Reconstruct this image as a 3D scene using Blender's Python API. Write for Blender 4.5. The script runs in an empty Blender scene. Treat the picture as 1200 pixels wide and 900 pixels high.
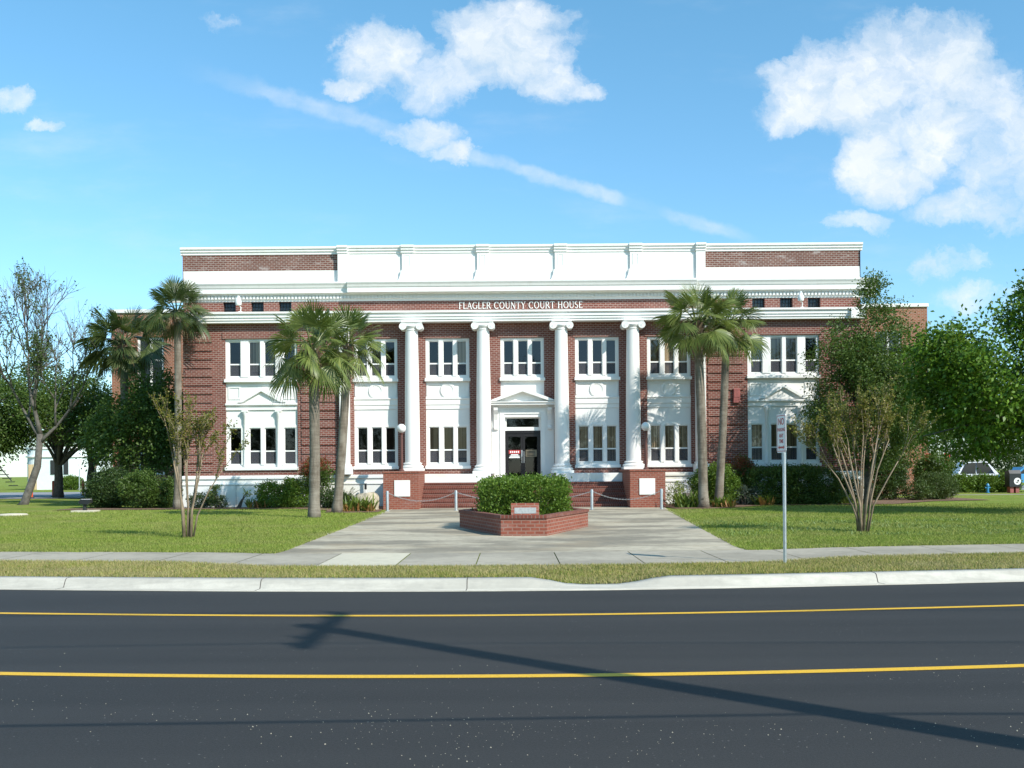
import bpy, bmesh, math, random
import numpy as np
from mathutils import Vector, Matrix

R = math.radians
random.seed(11)
rng = np.random.default_rng(11)
scene = bpy.context.scene
COL = scene.collection

# ------------------------------------------------------------------ helpers
ORG = {}


def link(o, parent=None, org=None):
    COL.objects.link(o)
    if parent is not None:
        o.parent = parent
        ORG[o.name] = ORG.get(parent.name, Vector((0, 0, 0)))
    return o


def thing(name, label, cat, loc=(0, 0, 0), group=None, rz=0.0):
    o = bpy.data.objects.new(name, None)
    COL.objects.link(o)
    o.empty_display_size = 0.2
    o.location = loc
    o.rotation_euler.z = rz
    o["label"] = label
    o["category"] = cat
    if group:
        o["group"] = group
    ORG[o.name] = Vector(loc)
    return o


def tag(o, label=None, cat=None, group=None, kind=None):
    if label: o["label"] = label
    if cat: o["category"] = cat
    if group: o["group"] = group
    if kind: o["kind"] = kind
    return o


def box_uv(me):
    n = len(me.loops)
    if n == 0:
        return
    uvl = me.uv_layers.new(name="UVMap")
    co = np.empty(len(me.vertices) * 3, np.float32)
    me.vertices.foreach_get("co", co)
    co = co.reshape(-1, 3)
    vi = np.empty(n, np.int32)
    me.loops.foreach_get("vertex_index", vi)
    pn = np.empty(len(me.polygons) * 3, np.float32)
    me.polygons.foreach_get("normal", pn)
    pn = np.abs(pn.reshape(-1, 3))
    tot = np.empty(len(me.polygons), np.int32)
    me.polygons.foreach_get("loop_total", tot)
    ax = np.repeat(pn.argmax(1), tot)
    c = co[vi]
    uv = np.empty((n, 2), np.float32)
    m = ax == 0; uv[m] = c[m][:, [1, 2]]
    m = ax == 1; uv[m] = c[m][:, [0, 2]]
    m = ax == 2; uv[m] = c[m][:, [0, 1]]
    uvl.data.foreach_set("uv", uv.ravel())


class MB:
    """collects shapes and links them as one mesh object"""

    def __init__(s):
        s.v = []; s.f = []; s.mi = []; s.cur = 0

    def quad(s, a, b, c, d):
        i = len(s.v); s.v += [a, b, c, d]; s.f.append((i, i + 1, i + 2, i + 3)); s.mi.append(s.cur)

    def face(s, pts):
        i = len(s.v); s.v += list(pts); s.f.append(tuple(range(i, i + len(pts)))); s.mi.append(s.cur)

    def box(s, x0, x1, y0, y1, z0, z1, bev=0.0):
        if bev > 0:
            bm = bmesh.new()
            bmesh.ops.create_cube(bm, size=1)
            for v in bm.verts:
                v.co = Vector(((x0 + x1) / 2 + v.co.x * (x1 - x0), (y0 + y1) / 2 + v.co.y * (y1 - y0), (z0 + z1) / 2 + v.co.z * (z1 - z0)))
            bmesh.ops.bevel(bm, geom=bm.edges[:], offset=bev, segments=1, affect='EDGES')
            s.add_bm(bm); bm.free()
            return s
        i = len(s.v)
        s.v += [(x0, y0, z0), (x1, y0, z0), (x1, y1, z0), (x0, y1, z0), (x0, y0, z1), (x1, y0, z1), (x1, y1, z1), (x0, y1, z1)]
        for q in ((0, 3, 2, 1), (4, 5, 6, 7), (0, 1, 5, 4), (1, 2, 6, 5), (2, 3, 7, 6), (3, 0, 4, 7)):
            s.f.append(tuple(i + k for k in q)); s.mi.append(s.cur)
        return s

    def add_bm(s, bm):
        bm.verts.index_update()
        i = len(s.v)
        s.v += [tuple(v.co) for v in bm.verts]
        for f in bm.faces:
            s.f.append(tuple(i + v.index for v in f.verts)); s.mi.append(s.cur)

    def prism(s, pts, fn0, fn1):
        """pts: 2D outline; fn0/fn1 map (a,b)->3D for the two caps"""
        n = len(pts); i = len(s.v)
        s.v += [fn0(*p) for p in pts] + [fn1(*p) for p in pts]
        s.f.append(tuple(i + k for k in range(n))[::-1]); s.mi.append(s.cur)
        s.f.append(tuple(i + n + k for k in range(n))); s.mi.append(s.cur)
        for k in range(n):
            k2 = (k + 1) % n
            s.f.append((i + k, i + k2, i + n + k2, i + n + k)); s.mi.append(s.cur)
        return s

    def prism_y(s, pts, y0, y1):
        return s.prism(pts, lambda a, b: (a, y0, b), lambda a, b: (a, y1, b))

    def prism_x(s, pts, x0, x1):
        return s.prism(pts, lambda a, b: (x0, a, b), lambda a, b: (x1, a, b))

    def prism_z(s, pts, z0, z1):
        return s.prism(pts, lambda a, b: (a, b, z0), lambda a, b: (a, b, z1))

    def tube(s, path, rad, n=8, cap=True):
        path = [Vector(p) for p in path]
        if not isinstance(rad, (list, tuple)):
            rad = [rad] * len(path)
        i0 = len(s.v)
        up = Vector((0, 0, 1))
        for k, p in enumerate(path):
            d = (path[min(k + 1, len(path) - 1)] - path[max(k - 1, 0)])
            if d.length < 1e-9: d = Vector((0, 0, 1))
            d.normalize()
            a = d.cross(Vector((0, 1, 0)) if abs(d.y) < 0.9 else Vector((1, 0, 0))).normalized()
            b = d.cross(a).normalized()
            for j in range(n):
                t = 2 * math.pi * j / n
                q = p + (a * math.cos(t) + b * math.sin(t)) * rad[k]
                s.v.append(tuple(q))
        for k in range(len(path) - 1):
            for j in range(n):
                j2 = (j + 1) % n
                s.f.append((i0 + k * n + j, i0 + k * n + j2, i0 + (k + 1) * n + j2, i0 + (k + 1) * n + j)); s.mi.append(s.cur)
        if cap:
            s.f.append(tuple(i0 + j for j in range(n))[::-1]); s.mi.append(s.cur)
            e = i0 + (len(path) - 1) * n
            s.f.append(tuple(e + j for j in range(n))); s.mi.append(s.cur)
        return s

    def lathe(s, prof, cx, cy, n=28, cap=True):
        i0 = len(s.v)
        for r, z in prof:
            for j in range(n):
                t = 2 * math.pi * j / n
                s.v.append((cx + r * math.cos(t), cy + r * math.sin(t), z))
        for k in range(len(prof) - 1):
            for j in range(n):
                j2 = (j + 1) % n
                s.f.append((i0 + k * n + j, i0 + k * n + j2, i0 + (k + 1) * n + j2, i0 + (k + 1) * n + j)); s.mi.append(s.cur)
        if cap:
            s.f.append(tuple(i0 + j for j in range(n))[::-1]); s.mi.append(s.cur)
            e = i0 + (len(prof) - 1) * n
            s.f.append(tuple(e + j for j in range(n))); s.mi.append(s.cur)
        return s

    def lathe_axis(s, prof, c, axis, n=24):
        """prof (r, h) about an axis through c"""
        ax = Vector(axis).normalized()
        a = ax.cross(Vector((0, 0, 1)) if abs(ax.z) < 0.9 else Vector((1, 0, 0))).normalized()
        b = ax.cross(a)
        i0 = len(s.v); c = Vector(c)
        for r, h in prof:
            for j in range(n):
                t = 2 * math.pi * j / n
                s.v.append(tuple(c + ax * h + (a * math.cos(t) + b * math.sin(t)) * r))
        for k in range(len(prof) - 1):
            for j in range(n):
                j2 = (j + 1) % n
                s.f.append((i0 + k * n + j, i0 + k * n + j2, i0 + (k + 1) * n + j2, i0 + (k + 1) * n + j)); s.mi.append(s.cur)
        s.f.append(tuple(i0 + j for j in range(n))[::-1]); s.mi.append(s.cur)
        e = i0 + (len(prof) - 1) * n
        s.f.append(tuple(e + j for j in range(n))); s.mi.append(s.cur)
        return s

    def build(s, name, mat, parent=None, smooth=False, autos=None, loc=None):
        me = bpy.data.meshes.new(name)
        me.from_pydata([tuple(v) for v in s.v], [], s.f)
        mats = mat if isinstance(mat, (list, tuple)) else [mat]
        for m in mats: me.materials.append(m)
        if len(mats) > 1:
            me.polygons.foreach_set("material_index", s.mi)
        bm = bmesh.new(); bm.from_mesh(me)
        if smooth or autos:
            bmesh.ops.remove_doubles(bm, verts=bm.verts, dist=1e-5)
        bmesh.ops.recalc_face_normals(bm, faces=bm.faces)
        bm.to_mesh(me); bm.free()
        me.update()
        box_uv(me)
        if smooth or autos:
            me.polygons.foreach_set("use_smooth", [True] * len(me.polygons))
            if autos:
                me.set_sharp_from_angle(angle=R(autos))
        o = bpy.data.objects.new(name, me)
        org = ORG.get(parent.name, Vector((0, 0, 0))) if parent is not None else (Vector(loc) if loc else Vector((0, 0, 0)))
        if org.length > 0:
            me.transform(Matrix.Translation(-org))
        if parent is None and loc:
            o.location = loc
        COL.objects.link(o)
        if parent is not None:
            o.parent = parent
        ORG[o.name] = org
        return o


def np_mesh(name, V, F, mat, parent=None, smooth=False, loc=None):
    """V (N,3), F (M,k) numpy arrays -> object (big leafy meshes)"""
    V = np.asarray(V, np.float32).copy(); F = np.asarray(F, np.int32)
    org = ORG.get(parent.name, Vector((0, 0, 0))) if parent is not None else (Vector(loc) if loc else Vector((0, 0, 0)))
    V -= np.array(org[:], np.float32)
    me = bpy.data.meshes.new(name)
    k = F.shape[1]
    me.vertices.add(len(V)); me.vertices.foreach_set("co", V.ravel())
    me.loops.add(F.size); me.loops.foreach_set("vertex_index", F.ravel())
    me.polygons.add(len(F))
    me.polygons.foreach_set("loop_start", np.arange(0, F.size, k, dtype=np.int32))
    me.polygons.foreach_set("loop_total", np.full(len(F), k, np.int32))
    me.update(calc_edges=True)
    me.materials.append(mat)
    if smooth: me.polygons.foreach_set("use_smooth", [True] * len(F))
    o = bpy.data.objects.new(name, me)
    if parent is None and loc: o.location = loc
    COL.objects.link(o)
    if parent is not None: o.parent = parent
    ORG[o.name] = org
    return o


# ------------------------------------------------------------------ materials
class NT:
    def __init__(s, tree):
        s.t = tree; s.n = tree.nodes; s.l = tree.links

    def new(s, typ, **kw):
        n = s.n.new(typ)
        for k, v in kw.items():
            if k == 'inp':
                for kk, vv in v.items():
                    if hasattr(vv, 'is_output'): s.l.new(vv, n.inputs[kk])
                    else: n.inputs[kk].default_value = vv
            else: setattr(n, k, v)
        return n

    def math(s, op, a, b=None, c=None, clamp=False):
        n = s.n.new('ShaderNodeMath'); n.operation = op; n.use_clamp = clamp
        for i, x in enumerate((a, b, c)):
            if x is None: continue
            if hasattr(x, 'is_output'): s.l.new(x, n.inputs[i])
            else: n.inputs[i].default_value = x
        return n.outputs[0]

    def mix(s, fac, a, b, blend='MIX'):
        n = s.n.new('ShaderNodeMix'); n.data_type = 'RGBA'; n.blend_type = blend
        for i, x in ((0, fac), (6, a), (7, b)):
            if hasattr(x, 'is_output'): s.l.new(x, n.inputs[i])
            elif i == 0: n.inputs[0].default_value = x
            else: n.inputs[i].default_value = (*x, 1) if len(x) == 3 else x
        return n.outputs[2]

    def noise(s, vec, scale, detail=4, rough=0.6, out=0):
        n = s.n.new('ShaderNodeTexNoise')
        n.inputs['Scale'].default_value = scale; n.inputs['Detail'].default_value = detail; n.inputs['Roughness'].default_value = rough
        if vec is not None: s.l.new(vec, n.inputs['Vector'])
        return n.outputs[out]

    def ramp(s, fac, stops):
        n = s.n.new('ShaderNodeValToRGB')
        e = n.color_ramp.elements
        while len(e) < len(stops): e.new(0.5)
        for k, (p, c) in enumerate(stops):
            e[k].position = p; e[k].color = (*c, 1) if len(c) == 3 else c
        s.l.new(fac, n.inputs[0])
        return n.outputs[0]

    def scale(s, vec, sc):
        n = s.n.new('ShaderNodeVectorMath'); n.operation = 'MULTIPLY'
        s.l.new(vec, n.inputs[0]); n.inputs[1].default_value = sc
        return n.outputs[0]

    def mapr(s, v, a, b, c=0.0, d=1.0, smooth=False):
        n = s.n.new('ShaderNodeMapRange')
        if smooth: n.interpolation_type = 'SMOOTHSTEP'
        s.l.new(v, n.inputs[0])
        for i, x in enumerate((a, b, c, d)): n.inputs[i + 1].default_value = x
        return n.outputs[0]


def new_mat(name):
    m = bpy.data.materials.new(name); m.use_nodes = True
    t = NT(m.node_tree)
    b = m.node_tree.nodes['Principled BSDF']
    return m, t, b


def setp(t, b, **kw):
    for k, v in kw.items():
        k = {'color': 'Base Color', 'rough': 'Roughness', 'metal': 'Metallic', 'spec': 'Specular IOR Level', 'normal': 'Normal', 'coat': 'Coat Weight'}[k]
        if hasattr(v, 'is_output'): t.l.new(v, b.inputs[k])
        else: b.inputs[k].default_value = (*v, 1) if isinstance(v, tuple) and len(v) == 3 else v


def bump(t, h, strength=0.3, dist=0.01):
    n = t.n.new('ShaderNodeBump'); n.inputs['Strength'].default_value = strength; n.inputs['Distance'].default_value = dist
    t.l.new(h, n.inputs['Height']); return n.outputs[0]


def obj_co(t):
    return t.new('ShaderNodeTexCoord').outputs['Object']


def pos(t):
    return t.new('ShaderNodeNewGeometry').outputs['Position']


def plain(name, col, rough=0.6, metal=0.0, var=0.12, scale=3.0, spec=0.5, bmp=0.0):
    m, t, b = new_mat(name)
    p = pos(t)
    n = t.noise(p, scale, 5)
    lo = tuple(c * (1 - var) for c in col); hi = tuple(min(1, c * (1 + var)) for c in col)
    c = t.ramp(n, [(0.3, lo), (0.7, hi)])
    setp(t, b, color=c, rough=rough, metal=metal, spec=spec)
    if bmp: setp(t, b, normal=bump(t, t.noise(p, scale * 12, 4), bmp, 0.01))
    return m


def brick_mat(name, c1, c2, mort, row=0.083, width=0.21, ms=0.014, stain=0.42, efflo=0.16):
    m, t, b = new_mat(name)
    uv = t.new('ShaderNodeTexCoord').outputs['UV']
    br = t.new('ShaderNodeTexBrick')
    br.offset = 0.5
    t.l.new(uv, br.inputs['Vector'])
    br.inputs['Color1'].default_value = (*c1, 1); br.inputs['Color2'].default_value = (*c2, 1); br.inputs['Mortar'].default_value = (*mort, 1)
    br.inputs['Scale'].default_value = 1; br.inputs['Mortar Size'].default_value = ms; br.inputs['Mortar Smooth'].default_value = 0.15
    br.inputs['Bias'].default_value = 0.1; br.inputs['Brick Width'].default_value = width; br.inputs['Row Height'].default_value = row
    p = pos(t)
    n1 = t.noise(p, 0.5, 6, 0.65)
    n2 = t.noise(t.scale(p, (6, 6, 13)), 1.0, 2)
    c = t.mix(t.mapr(n2, 0.35, 0.7, 0, 0.55), br.outputs[0], tuple(x * 0.55 for x in c1))
    c = t.mix(br.outputs[1], c, mort)
    c = t.mix(t.mapr(n1, 0.3, 0.7, 0, stain), c, tuple(x * 0.45 for x in c1))
    if efflo:
        ne = t.noise(t.scale(p, (1.2, 1.2, 5)), 1.3, 5, 0.7)
        c = t.mix(t.mapr(ne, 0.56, 0.72, 0, efflo), c, (0.55, 0.5, 0.48))
    h = t.math('SUBTRACT', 1.0, br.outputs[1])
    setp(t, b, color=c, rough=0.85, spec=0.3, normal=bump(t, h, 0.6, 0.008))
    return m


M = {}
M['brick'] = brick_mat('dark_red_brick', (0.19, 0.05, 0.036), (0.26, 0.078, 0.054), (0.38, 0.28, 0.24))
M['brick_parapet'] = brick_mat('weathered_parapet_brick', (0.17, 0.062, 0.045), (0.23, 0.085, 0.06), (0.40, 0.33, 0.29), efflo=0.6, stain=0.5)
M['brick_red'] = brick_mat('red_brick', (0.27, 0.072, 0.045), (0.33, 0.1, 0.062), (0.3, 0.17, 0.13), stain=0.3)
M['brick_orange'] = brick_mat('orange_brick', (0.30, 0.1, 0.05), (0.36, 0.13, 0.065), (0.36, 0.26, 0.2), stain=0.2)
M['brick_step'] = brick_mat('step_brick', (0.2, 0.055, 0.038), (0.27, 0.08, 0.055), (0.25, 0.17, 0.14), row=0.1785, width=0.09, ms=0.012, stain=0.5)
M['white'] = plain('white_paint', (0.8, 0.785, 0.755), 0.55, var=0.04, scale=0.8)


def white_weathered():
    m, t, b = new_mat('weathered_white_paint')
    p = pos(t)
    n = t.noise(t.scale(p, (3.0, 3.0, 0.3)), 1.0, 7, 0.72)
    n2 = t.noise(p, 9.0, 4, 0.6)
    c = t.mix(t.mapr(n, 0.5, 0.8, 0, 0.35), (0.8, 0.785, 0.755), (0.58, 0.555, 0.49))
    c = t.mix(t.mapr(n2, 0.55, 0.8, 0, 0.15), c, (0.5, 0.5, 0.48))
    setp(t, b, color=c, rough=0.6)
    return m


M['white_old'] = white_weathered()


def white_base():
    m, t, b = new_mat('plinth_white_paint')
    p = pos(t)
    n = t.noise(t.scale(p, (0.4, 0.4, 1.2)), 1.0, 5, 0.6)
    c = t.mix(t.mapr(n, 0.48, 0.7, 0, 0.8), (0.79, 0.79, 0.77), (0.76, 0.71, 0.56))
    setp(t, b, color=c, rough=0.6)
    return m


M['white_base'] = white_base()
M['soffit'] = M['white']
M['roof'] = plain('roof_felt', (0.25, 0.25, 0.25), 0.9)
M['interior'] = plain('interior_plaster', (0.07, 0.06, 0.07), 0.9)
M['bronze'] = plain('dark_bronze_metal', (0.035, 0.03, 0.03), 0.4, 0.6)
M['steel'] = plain('galvanised_steel', (0.55, 0.57, 0.58), 0.42, 0.75, var=0.1, scale=14)
M['dark_metal'] = plain('dark_metal', (0.03, 0.032, 0.035), 0.45, 0.4)
M['globe'] = plain('white_globe_glass', (0.82, 0.82, 0.8), 0.2, var=0.02)
M['post_brown'] = plain('brown_painted_post', (0.12, 0.05, 0.04), 0.5)
M['plaque_white'] = plain('white_plaque', (0.8, 0.79, 0.75), 0.45, var=0.03)
M['plaque_grey'] = plain('grey_granite_plaque', (0.3, 0.31, 0.3), 0.4, var=0.2, scale=20)
M['red_box'] = plain('faded_red_paint', (0.3, 0.085, 0.075), 0.6, var=0.2, scale=6)
M['red_paint'] = plain('red_paint', (0.5, 0.02, 0.02), 0.5)
M['sign_red'] = plain('sign_red', (0.48, 0.03, 0.03), 0.45, var=0.03)
M['sign_white'] = plain('sign_white', (0.82, 0.8, 0.8), 0.35, var=0.03)
M['sign_tan'] = plain('sign_tan', (0.2, 0.16, 0.1), 0.5)
M['black'] = plain('black_paint', (0.015, 0.015, 0.017), 0.5)
M['orange'] = plain('orange_plastic', (0.62, 0.09, 0.03), 0.5)
M['blue'] = plain('bright_blue_paint', (0.03, 0.2, 0.4), 0.35)
M['blue_car'] = plain('blue_car_paint', (0.06, 0.27, 0.5), 0.25)
M['white_car'] = plain('white_car_paint', (0.75, 0.76, 0.78), 0.25)
M['rubber'] = plain('tyre_rubber', (0.02, 0.02, 0.02), 0.8)
M['car_glass'] = plain('car_glass', (0.02, 0.025, 0.03), 0.06)
M['pale_wall'] = plain('pale_mint_stucco', (0.74, 0.8, 0.8), 0.7, var=0.05)
M['wood_pole'] = plain('weathered_pole_wood', (0.16, 0.12, 0.09), 0.85, var=0.3, scale=5)
M['fence_wood'] = plain('dark_fence', (0.08, 0.07, 0.06), 0.85)


def glass():
    m, t, b = new_mat('window_glass')
    t.n.remove(b)
    out = t.n['Material Output']
    fr = t.new('ShaderNodeFresnel', inp={'IOR': 1.55})
    tr = t.new('ShaderNodeBsdfTransparent', inp={'Color': (0.8, 0.79, 0.82, 1)})
    gl = t.new('ShaderNodeBsdfGlossy', inp={'Roughness': 0.02, 'Color': (0.9, 0.9, 0.95, 1)})
    mx = t.new('ShaderNodeMixShader')
    t.l.new(t.math('MULTIPLY', fr.outputs[0], 1.2), mx.inputs[0]); t.l.new(tr.outputs[0], mx.inputs[1]); t.l.new(gl.outputs[0], mx.inputs[2])
    t.l.new(mx.outputs[0], out.inputs[0])
    return m


M['glass'] = glass()


def blind_mat():
    m, t, b = new_mat('tan_vertical_blind')
    p = pos(t)
    w = t.noise(t.scale(p, (14, 0.1, 0.1)), 1.0, 1)
    c = t.ramp(w, [(0.35, (0.3, 0.2, 0.1)), (0.6, (0.72, 0.55, 0.32))])
    setp(t, b, color=c, rough=0.8)
    return m


def screen_mat():
    m, t, b = new_mat('insect_screen')
    out = t.n['Material Output']
    setp(t, b, color=(0.1, 0.1, 0.115), rough=0.9, spec=0.1)
    tr = t.new('ShaderNodeBsdfTransparent')
    mx = t.new('ShaderNodeMixShader', inp={0: 0.55})
    t.l.new(tr.outputs[0], mx.inputs[1]); t.l.new(b.outputs[0], mx.inputs[2]); t.l.new(mx.outputs[0], out.inputs[0])
    return m


M['screen'] = screen_mat()
M['blind'] = blind_mat()


def asphalt():
    m, t, b = new_mat('new_asphalt')
    p = pos(t)
    n1 = t.noise(t.scale(p, (0.25, 1.6, 1)), 1.0, 5, 0.6)
    n2 = t.noise(p, 60, 5, 0.8)
    n3 = t.noise(t.scale(p, (0.06, 3.5, 1)), 1.0, 3, 0.5)
    c = t.ramp(n1, [(0.3, (0.021, 0.0205, 0.02)), (0.7, (0.031, 0.03, 0.029))])
    c = t.mix(t.mapr(n3, 0.35, 0.7, 0, 0.4), c, (0.016, 0.0157, 0.0153))
    c = t.mix(t.mapr(n2, 0.3, 0.75, 0, 0.6), c, (0.056, 0.054, 0.052))
    c = t.mix(t.mapr(n2, 0.55, 0.35, 0, 0.5), c, (0.01, 0.01, 0.011))
    v = t.new('ShaderNodeTexVoronoi', inp={'Scale': 26.0, 'Vector': p})
    rnd = t.new('ShaderNodeSeparateColor', inp={0: v.outputs['Color']}).outputs[0]
    spk = t.math('MULTIPLY', t.math('GREATER_THAN', rnd, 0.86), t.math('LESS_THAN', v.outputs['Distance'], 0.17))
    spk = t.math('MULTIPLY', spk, t.mapr(t.noise(t.scale(p, (0.7, 1.4, 1)), 1.0, 4, 0.7), 0.45, 0.7, 0, 0.9))
    c = t.mix(spk, c, (0.28, 0.27, 0.25))
    ty = t.noise(t.scale(p, (0.02, 1.1, 1)), 1.0, 2, 0.5)
    c = t.mix(t.mapr(ty, 0.42, 0.6, 0, 0.35), c, (0.045, 0.0435, 0.042))
    setp(t, b, color=c, rough=0.78, spec=0.28, normal=bump(t, n2, 0.5, 0.006))
    return m


M['asphalt'] = asphalt()


def yellow():
    m, t, b = new_mat('yellow_road_paint')
    p = pos(t)
    n = t.noise(p, 50, 4, 0.7)
    c = t.mix(t.mapr(n, 0.5, 0.72, 0, 0.7), (0.74, 0.42, 0.015), (0.3, 0.18, 0.03))
    setp(t, b, color=c, rough=0.6)
    return m


M['yellow'] = yellow()


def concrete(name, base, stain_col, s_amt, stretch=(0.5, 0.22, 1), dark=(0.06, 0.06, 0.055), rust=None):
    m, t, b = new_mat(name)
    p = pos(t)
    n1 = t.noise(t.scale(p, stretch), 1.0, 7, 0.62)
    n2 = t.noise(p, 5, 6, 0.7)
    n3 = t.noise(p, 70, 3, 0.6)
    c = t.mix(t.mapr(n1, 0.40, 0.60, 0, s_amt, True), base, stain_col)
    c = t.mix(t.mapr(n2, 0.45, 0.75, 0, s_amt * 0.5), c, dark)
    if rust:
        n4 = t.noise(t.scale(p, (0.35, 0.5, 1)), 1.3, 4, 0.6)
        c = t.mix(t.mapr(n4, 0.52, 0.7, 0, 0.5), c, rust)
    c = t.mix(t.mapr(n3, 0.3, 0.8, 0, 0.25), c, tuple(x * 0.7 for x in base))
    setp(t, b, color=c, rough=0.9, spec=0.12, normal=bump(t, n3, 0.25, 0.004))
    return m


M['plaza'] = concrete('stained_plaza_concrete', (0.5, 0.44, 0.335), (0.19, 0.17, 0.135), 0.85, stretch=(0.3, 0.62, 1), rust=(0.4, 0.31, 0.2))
M['sidewalk'] = concrete('sidewalk_concrete', (0.42, 0.375, 0.3), (0.25, 0.225, 0.18), 0.6, stretch=(0.4, 0.5, 1))
M['slab_pale'] = concrete('pale_new_concrete', (0.6, 0.545, 0.42), (0.5, 0.46, 0.37), 0.4)
M['kerb'] = concrete('kerb_concrete', (0.55, 0.52, 0.45), (0.38, 0.36, 0.31), 0.7, stretch=(0.5, 5, 5), dark=(0.22, 0.21, 0.19))


def grass_ground(name, a, b_, c_, dry):
    m, t, b = new_mat(name)
    p = pos(t)
    n1 = t.noise(p, 0.35, 5, 0.6)
    n2 = t.noise(p, 3.0, 5, 0.7)
    n3 = t.noise(p, 26, 5, 0.8)
    c = t.ramp(n2, [(0.3, a), (0.55, b_), (0.75, c_)])
    c = t.mix(t.mapr(n1, 0.45, 0.68, 0, 0.7), c, dry)
    c = t.mix(t.mapr(n3, 0.35, 0.6, 0.3, 0), c, (0.04, 0.06, 0.016))
    setp(t, b, color=c, rough=0.95, spec=0.1, normal=bump(t, n3, 0.8, 0.05))
    return m


M['lawn'] = grass_ground('lawn_turf', (0.16, 0.225, 0.032), (0.22, 0.29, 0.047), (0.27, 0.33, 0.068), (0.33, 0.31, 0.1))
M['mulch'] = plain('mulch', (0.17, 0.1, 0.06), 0.95, var=0.6, scale=18, bmp=0.8)


def leaf_mat(name, stops, trans=0.35, rough=0.5, spec=0.35, big=0.25, patch=None):
    """random hue per leaf, diffuse + translucent"""
    m, t, b = new_mat(name)
    g = t.new('ShaderNodeNewGeometry')
    c = t.ramp(g.outputs['Random Per Island'], stops)
    n = t.noise(g.outputs['Position'], 0.9, 3)
    c = t.mix(t.mapr(n, 0.35, 0.7, 0, big), c, tuple(x * 0.6 for x in stops[0][1]))
    if patch:
        n2 = t.noise(g.outputs['Position'], 0.4, 6, 0.65)
        c = t.mix(t.mapr(n2, 0.45, 0.68, 0, 0.75), c, patch)
        n3 = t.noise(g.outputs['Position'], 1.7, 4, 0.6)
        c = t.mix(t.mapr(n3, 0.5, 0.75, 0, 0.3), c, tuple(x * .5 for x in patch))
    setp(t, b, color=c, rough=rough, spec=spec)
    out = t.n['Material Output']
    tl = t.new('ShaderNodeBsdfTranslucent')
    t.l.new(t.mix(0.5, c, (0.16, 0.22, 0.02)), tl.inputs[0])
    mx = t.new('ShaderNodeMixShader', inp={0: trans})
    t.l.new(b.outputs[0], mx.inputs[1]); t.l.new(tl.outputs[0], mx.inputs[2])
    t.l.new(mx.outputs[0], out.inputs[0])
    return m


G = lambda *a: [(k / (len(a) - 1) if len(a) > 1 else 0, c) for k, c in enumerate(a)]
M['blade'] = leaf_mat('grass_blade', G((0.17, 0.25, 0.035), (0.24, 0.325, 0.05), (0.33, 0.39, 0.08), (0.43, 0.42, 0.13)), 0.33, 0.6, 0.2, patch=(0.34, 0.33, 0.12))
M['blade_dry'] = leaf_mat('dry_grass_blade', G((0.23, 0.24, 0.06), (0.36, 0.31, 0.1), (0.47, 0.38, 0.15), (0.52, 0.42, 0.2)), 0.25, 0.7, 0.2, patch=(0.46, 0.38, 0.22))
M['weed'] = leaf_mat('weed_leaf', G((0.12, 0.2, 0.04), (0.19, 0.27, 0.07), (0.3, 0.36, 0.14)), 0.3)
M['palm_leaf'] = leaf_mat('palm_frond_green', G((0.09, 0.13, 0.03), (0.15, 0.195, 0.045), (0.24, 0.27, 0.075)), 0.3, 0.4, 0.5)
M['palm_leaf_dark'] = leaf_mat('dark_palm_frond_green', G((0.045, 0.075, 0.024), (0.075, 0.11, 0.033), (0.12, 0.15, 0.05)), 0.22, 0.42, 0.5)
M['palm_dead'] = leaf_mat('dead_palm_frond', G((0.16, 0.11, 0.06), (0.24, 0.17, 0.09)), 0.1, 0.8, 0.2)
M['leaf_bright'] = leaf_mat('bright_green_leaf', G((0.055, 0.125, 0.012), (0.1, 0.2, 0.018), (0.18, 0.31, 0.032)), 0.36, 0.45, 0.3)
M['leaf_mid'] = leaf_mat('mid_green_leaf', G((0.052, 0.1, 0.018), (0.08, 0.14, 0.025), (0.125, 0.19, 0.04)), 0.33)
M['leaf_hedge'] = leaf_mat('hedge_leaf', G((0.075, 0.15, 0.018), (0.12, 0.21, 0.024), (0.19, 0.29, 0.045)), 0.35)
M['leaf_dark'] = leaf_mat('dark_green_leaf', G((0.026, 0.056, 0.015), (0.042, 0.08, 0.02), (0.07, 0.115, 0.03)), 0.25)
M['leaf_olive'] = leaf_mat('olive_green_leaf', G((0.045, 0.08, 0.02), (0.07, 0.115, 0.027), (0.11, 0.155, 0.04)), 0.25)
M['leaf_yellow'] = leaf_mat('yellow_green_leaf', G((0.1, 0.12, 0.022), (0.17, 0.17, 0.03), (0.26, 0.2, 0.035)), 0.3)
M['leaf_red'] = leaf_mat('red_new_leaf', G((0.16, 0.035, 0.02), (0.3, 0.05, 0.03), (0.12, 0.09, 0.03)), 0.3)
M['leaf_orange'] = leaf_mat('orange_blade', G((0.3, 0.14, 0.05), (0.4, 0.2, 0.07), (0.25, 0.2, 0.06)), 0.25)
M['leaf_lily'] = leaf_mat('lily_blade', G((0.09, 0.16, 0.025), (0.14, 0.21, 0.035), (0.22, 0.26, 0.05)), 0.3)
M['leaf_grey'] = leaf_mat('grey_green_leaf', G((0.06, 0.085, 0.06), (0.09, 0.12, 0.09)), 0.2)
M['leaf_pale'] = leaf_mat('pale_variegated_leaf', G((0.18, 0.24, 0.07), (0.27, 0.32, 0.1), (0.38, 0.39, 0.16)), 0.35)
M['bark_grey'] = plain('grey_bark', (0.115, 0.105, 0.09), 0.9, var=0.4, scale=7, bmp=0.6)
M['bark_dark'] = plain('dark_bark', (0.09, 0.075, 0.06), 0.9, var=0.4, scale=7, bmp=0.6)
M['bark_crape'] = plain('smooth_tan_bark', (0.24, 0.18, 0.12), 0.8, var=0.35, scale=5)
M['boot'] = plain('palm_boot_brown', (0.2, 0.135, 0.085), 0.9, var=0.4, scale=9)


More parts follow.
